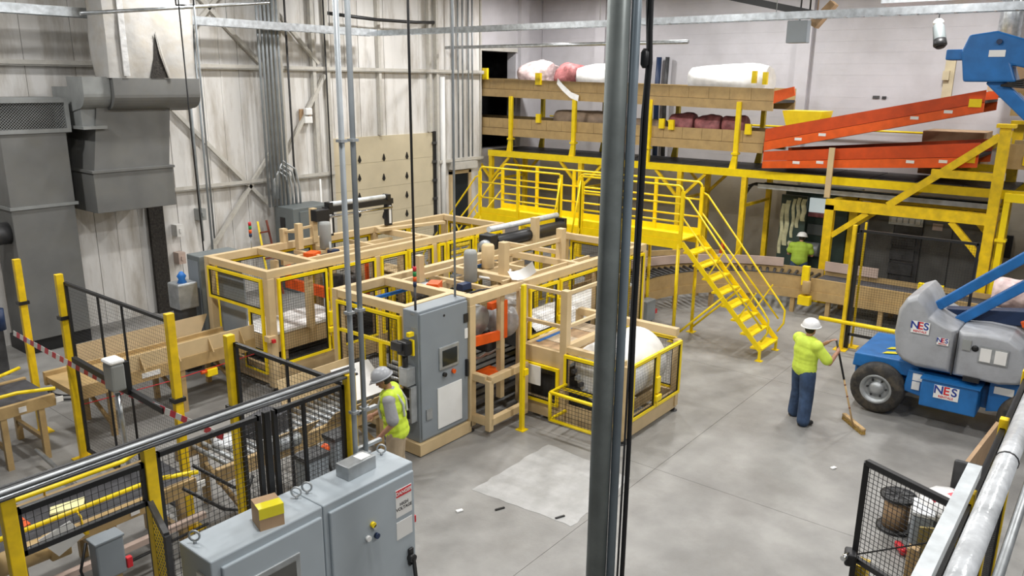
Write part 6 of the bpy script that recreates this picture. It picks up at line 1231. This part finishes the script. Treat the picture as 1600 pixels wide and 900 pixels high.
# cable spool
s0 = pz(1397, 825, 0); t = thing('cable_spool', 'empty brown cable spool with black flanges behind the mesh gate', 'spool', (s0.x, s0.y, 0)); hh = .44
MB().lathe([(.215, 0), (.22, .01), (.22, .03), (.21, .04), (.14, .04)], s0, n=28).build('lower_flange', 'black', t); MB().lathe([(.15, .04), (.15, hh)], s0, n=28).build('drum', 'wood_brown', t); tf = MB().lathe([(.14, hh), (.215, hh), (.22, hh+.01), (.22, hh+.03), (.21, hh+.04), (.03, hh+.04), (.03, hh+.03), (.001, hh+.03)], s0, n=28).build('upper_flange', 'black', t)
for i in range(6): a = i*math.pi/3; MB().cbox(s0+V3((.12*math.cos(a), .12*math.sin(a), hh+.044)), .12, .035, .01, a).build('flange_rib', 'dark_steel', tf)
# clutter beside the fence
def at(px_, py_, h): return pz(px_, py_, h)
q = at(1437, 835, .25); t = thing('tool_case', 'grey tool case standing beside the cable spool', 'case', (q.x, q.y, 0)); MB().cbox((q.x, q.y, .3), .38, .22, .56, .2).build('case', 'cab_grey', t, bevel=.03); MB().cbox((q.x, q.y, .6), .4, .24, .05, .2).build('lid', 'film_grey', t, bevel=.01); MB().cbox((q.x-.12, q.y+.16, .06), .22, .08, .08, .6).build('strap', 'red', t, bevel=.02)
q = at(1478, 800, .5); t = thing('scrap_bin', 'white bin liner with red tape over a grey bin beside the fence', 'bin', (q.x, q.y, 0)); MB().lathe([(.26, 0), (.3, .55), (.31, .6)], (q.x, q.y, 0), n=20).build('bin', 'cab_dark', t); MB().lathe([(.33, .5), (.34, .6), (.24, .72), (.1, .76), (.001, .74)], (q.x, q.y, 0), n=9).build('liner', 'film', t)
for i in range(3): MB().beam((q.x-.22+.1*i, q.y+.12, .7), (q.x-.02+.08*i, q.y-.1, .77), .05, .012).build('red_tape', 'redtape', t)
q = at(1512, 770, .55); t = thing('swivel_seat', 'dark grey chair back and black rubbish behind the fence', 'chair', (q.x, q.y, 0)); MB().box(q.x-.04, q.x+.05, q.y-.2, q.y+.2, .5, .95).build('backrest', 'dark_steel', t, bevel=.03); MB().box(q.x-.04, q.x+.4, q.y-.2, q.y+.2, .42, .5).build('seat', 'dark_steel', t, bevel=.03)
for dx, dy in ((0, -.15), (0, .15), (.33, -.15), (.33, .15)): MB().tube((q.x+dx, q.y+dy, 0), (q.x+dx, q.y+dy, .43), .018, 8).build('leg', 'dark_steel', t)
p, q = at(1508, 735, .5), at(1560, 672, .5); solo('cardboard_strip', MB().prism([(p.x, p.y, .0), (q.x, q.y, .0), (q.x, q.y, .62), (p.x, p.y, .55)], (.02, .05, 0)), 'cardboard', 'long brown cardboard sheet standing along the fence', 'cardboard', fix=True)
q = at(1427, 862, .9); solo('wooden_stake', MB().box(q.x-.05, q.x+.05, q.y-.05, q.y+.05, 0, .95), 'wood', 'pale wooden stake standing behind the mesh gate', 'stake'); q = at(1455, 850, .5); solo('yellow_panel', MB().cbox((q.x, q.y, .35), .03, .3, .7, .5), 'olive', 'dull olive panel leaning beside the grey tool case', 'panel')
# bits on the floor
for px_, py_, c, lab in ((875, 809, 'black', 'small black tool lying on the pale floor patch'), (781, 796, 'black', 'small black strip lying on the floor beside the patch'), (1302, 732, 'white', 'white scrap of paper on the floor before the gate'), (718, 799, 'white', 'tiny white scrap on the floor between cabinet and patch')):
    q = pz(px_, py_); solo('floor_scrap', MB().cbox((q.x, q.y, .012), .14 if c == 'black' else .09, .025 if c == 'black' else .05, .016, -.4), c, lab, 'scrap')

# ================================================================== HIGH ITEMS AT RIGHT
q = pX(1248, 50, 20); t = thing('hanging_box', 'grey electrical box hanging from a rod under the roof', 'electrical box', tuple(q)); MB().box(19.85, 20.1, q.y-.25, q.y+.25, q.z-.26, q.z+.26).build('housing', 'cab_grey', t, bevel=.02); MB().tube((20, q.y, q.z+.26), (20, q.y, 9.5), .02, 8).build('rod', 'dark_steel', t)
a, b = pX(1135, -6, 20), pX(1265, 22, 20); solo('unit_heater_arm', MB().beam(a, b+V3((0, -.1, 0)), .12, .16).tube((20, b.y, b.z), (20, b.y, 9.5), .02), 'black', 'black sloping bracket bar above the hanging grey box', 'bracket')
q = pX(1275, 22, 20.2); solo('bent_deflector', MB().prism([(20.2, q.y+.18, q.z-.2), (20.2, q.y-.3, q.z+.3), (20.2, q.y-.42, q.z+.2), (20.2, q.y-.0, q.z-.32)], (.3, 0, 0)).tube((20.3, q.y, q.z), (20.3, q.y, 9.5), .012), 'wood_brown', 'bent tan deflector plate beside the hanging grey box', 'plate', fix=True)
a, b = pX(1385, 8, 17), pX(1555, 12, 17); t = thing('fixture_hood', 'flat galvanised hood hanging above the boom lift', 'hood', ((17.5), (a.y+b.y)/2, a.z)); MB().prism([(16.6, b.y, a.z), (16.6, a.y, a.z), (18.2, a.y+.2, a.z), (18.2, b.y-.1, a.z)], (0, 0, .16)).build('hood_pan', 'galv', t, fix=True); MB().box(16.8, 18.0, b.y+.1, a.y-.1, a.z+.16, a.z+.5).build('housing', 'galv_dull', t)
for y in (b.y+.2, a.y-.2): MB().tube((17.4, y, a.z+.5), (17.4, y, 9.5), .012, 6).build('hanger_rod', 'galv_dull', t)
q = pX(1468, 58, 22); t = thing('loudspeaker', 'white and dark horn speaker tilted below the galvanised hood', 'speaker', tuple(q)); dn = V3((-.35, -.25, -.9)).normalized(); MB().lathe([(.09, 0), (.13, .08), (.14, .3), (.15, .55), (.12, .6)], q-dn*.35, dn, 18).build('body', 'cab_dark', t); MB().lathe([(.145, .42), (.155, .56), (.1, .62), (.001, .62)], q-dn*.35, dn, 18).build('horn', 'black', t); MB().lathe([(.08, -.05), (.12, .0), (.12, .04), (.1, .08)], q-dn*.4, dn, 18).build('mount_cap', 'white', t); MB().tube(q-dn*.4, (q.x, q.y, 9.5), .015, 6).build('mount_rod', 'dark_steel', t)
q = pX(1578, 40, 23.6); solo('round_duct', MB().tube((23.7, q.y, 5.2), (23.7, q.y, 9.5), .26, 20), 'galv', 'shiny round duct rising at the far wall above the boom lift', 'duct')
q = pX(1483, 118, 24.42); solo('wall_bracket', MB().box(24.4, 24.49, q.y-.12, q.y+.12, q.z-.75, q.z+.5).box(24.3, 24.42, q.y-.02, q.y+.14, q.z-.12, q.z+.12), 'cream', 'pale cream bracket strip on the white wall above the incline', 'bracket')
q = pX(1375, 152, 24.46); solo('wall_marks', MB().box(24.47, 24.495, q.y+.02, q.y+.2, q.z-.04, q.z+.04).box(24.47, 24.495, q.y-.16, q.y-.05, q.z-.05, q.z+.03), 'dark_steel', 'small dark anchor plates on the white wall above the orange incline', 'plate')
q = pX(1580, 150, 21.5); solo('carton', MB().cbox((21.6, q.y, 5.72), .8, .9, .7, .3), 'cardboard', 'brown carton on the upper conveyor beyond the gantry post', 'carton')
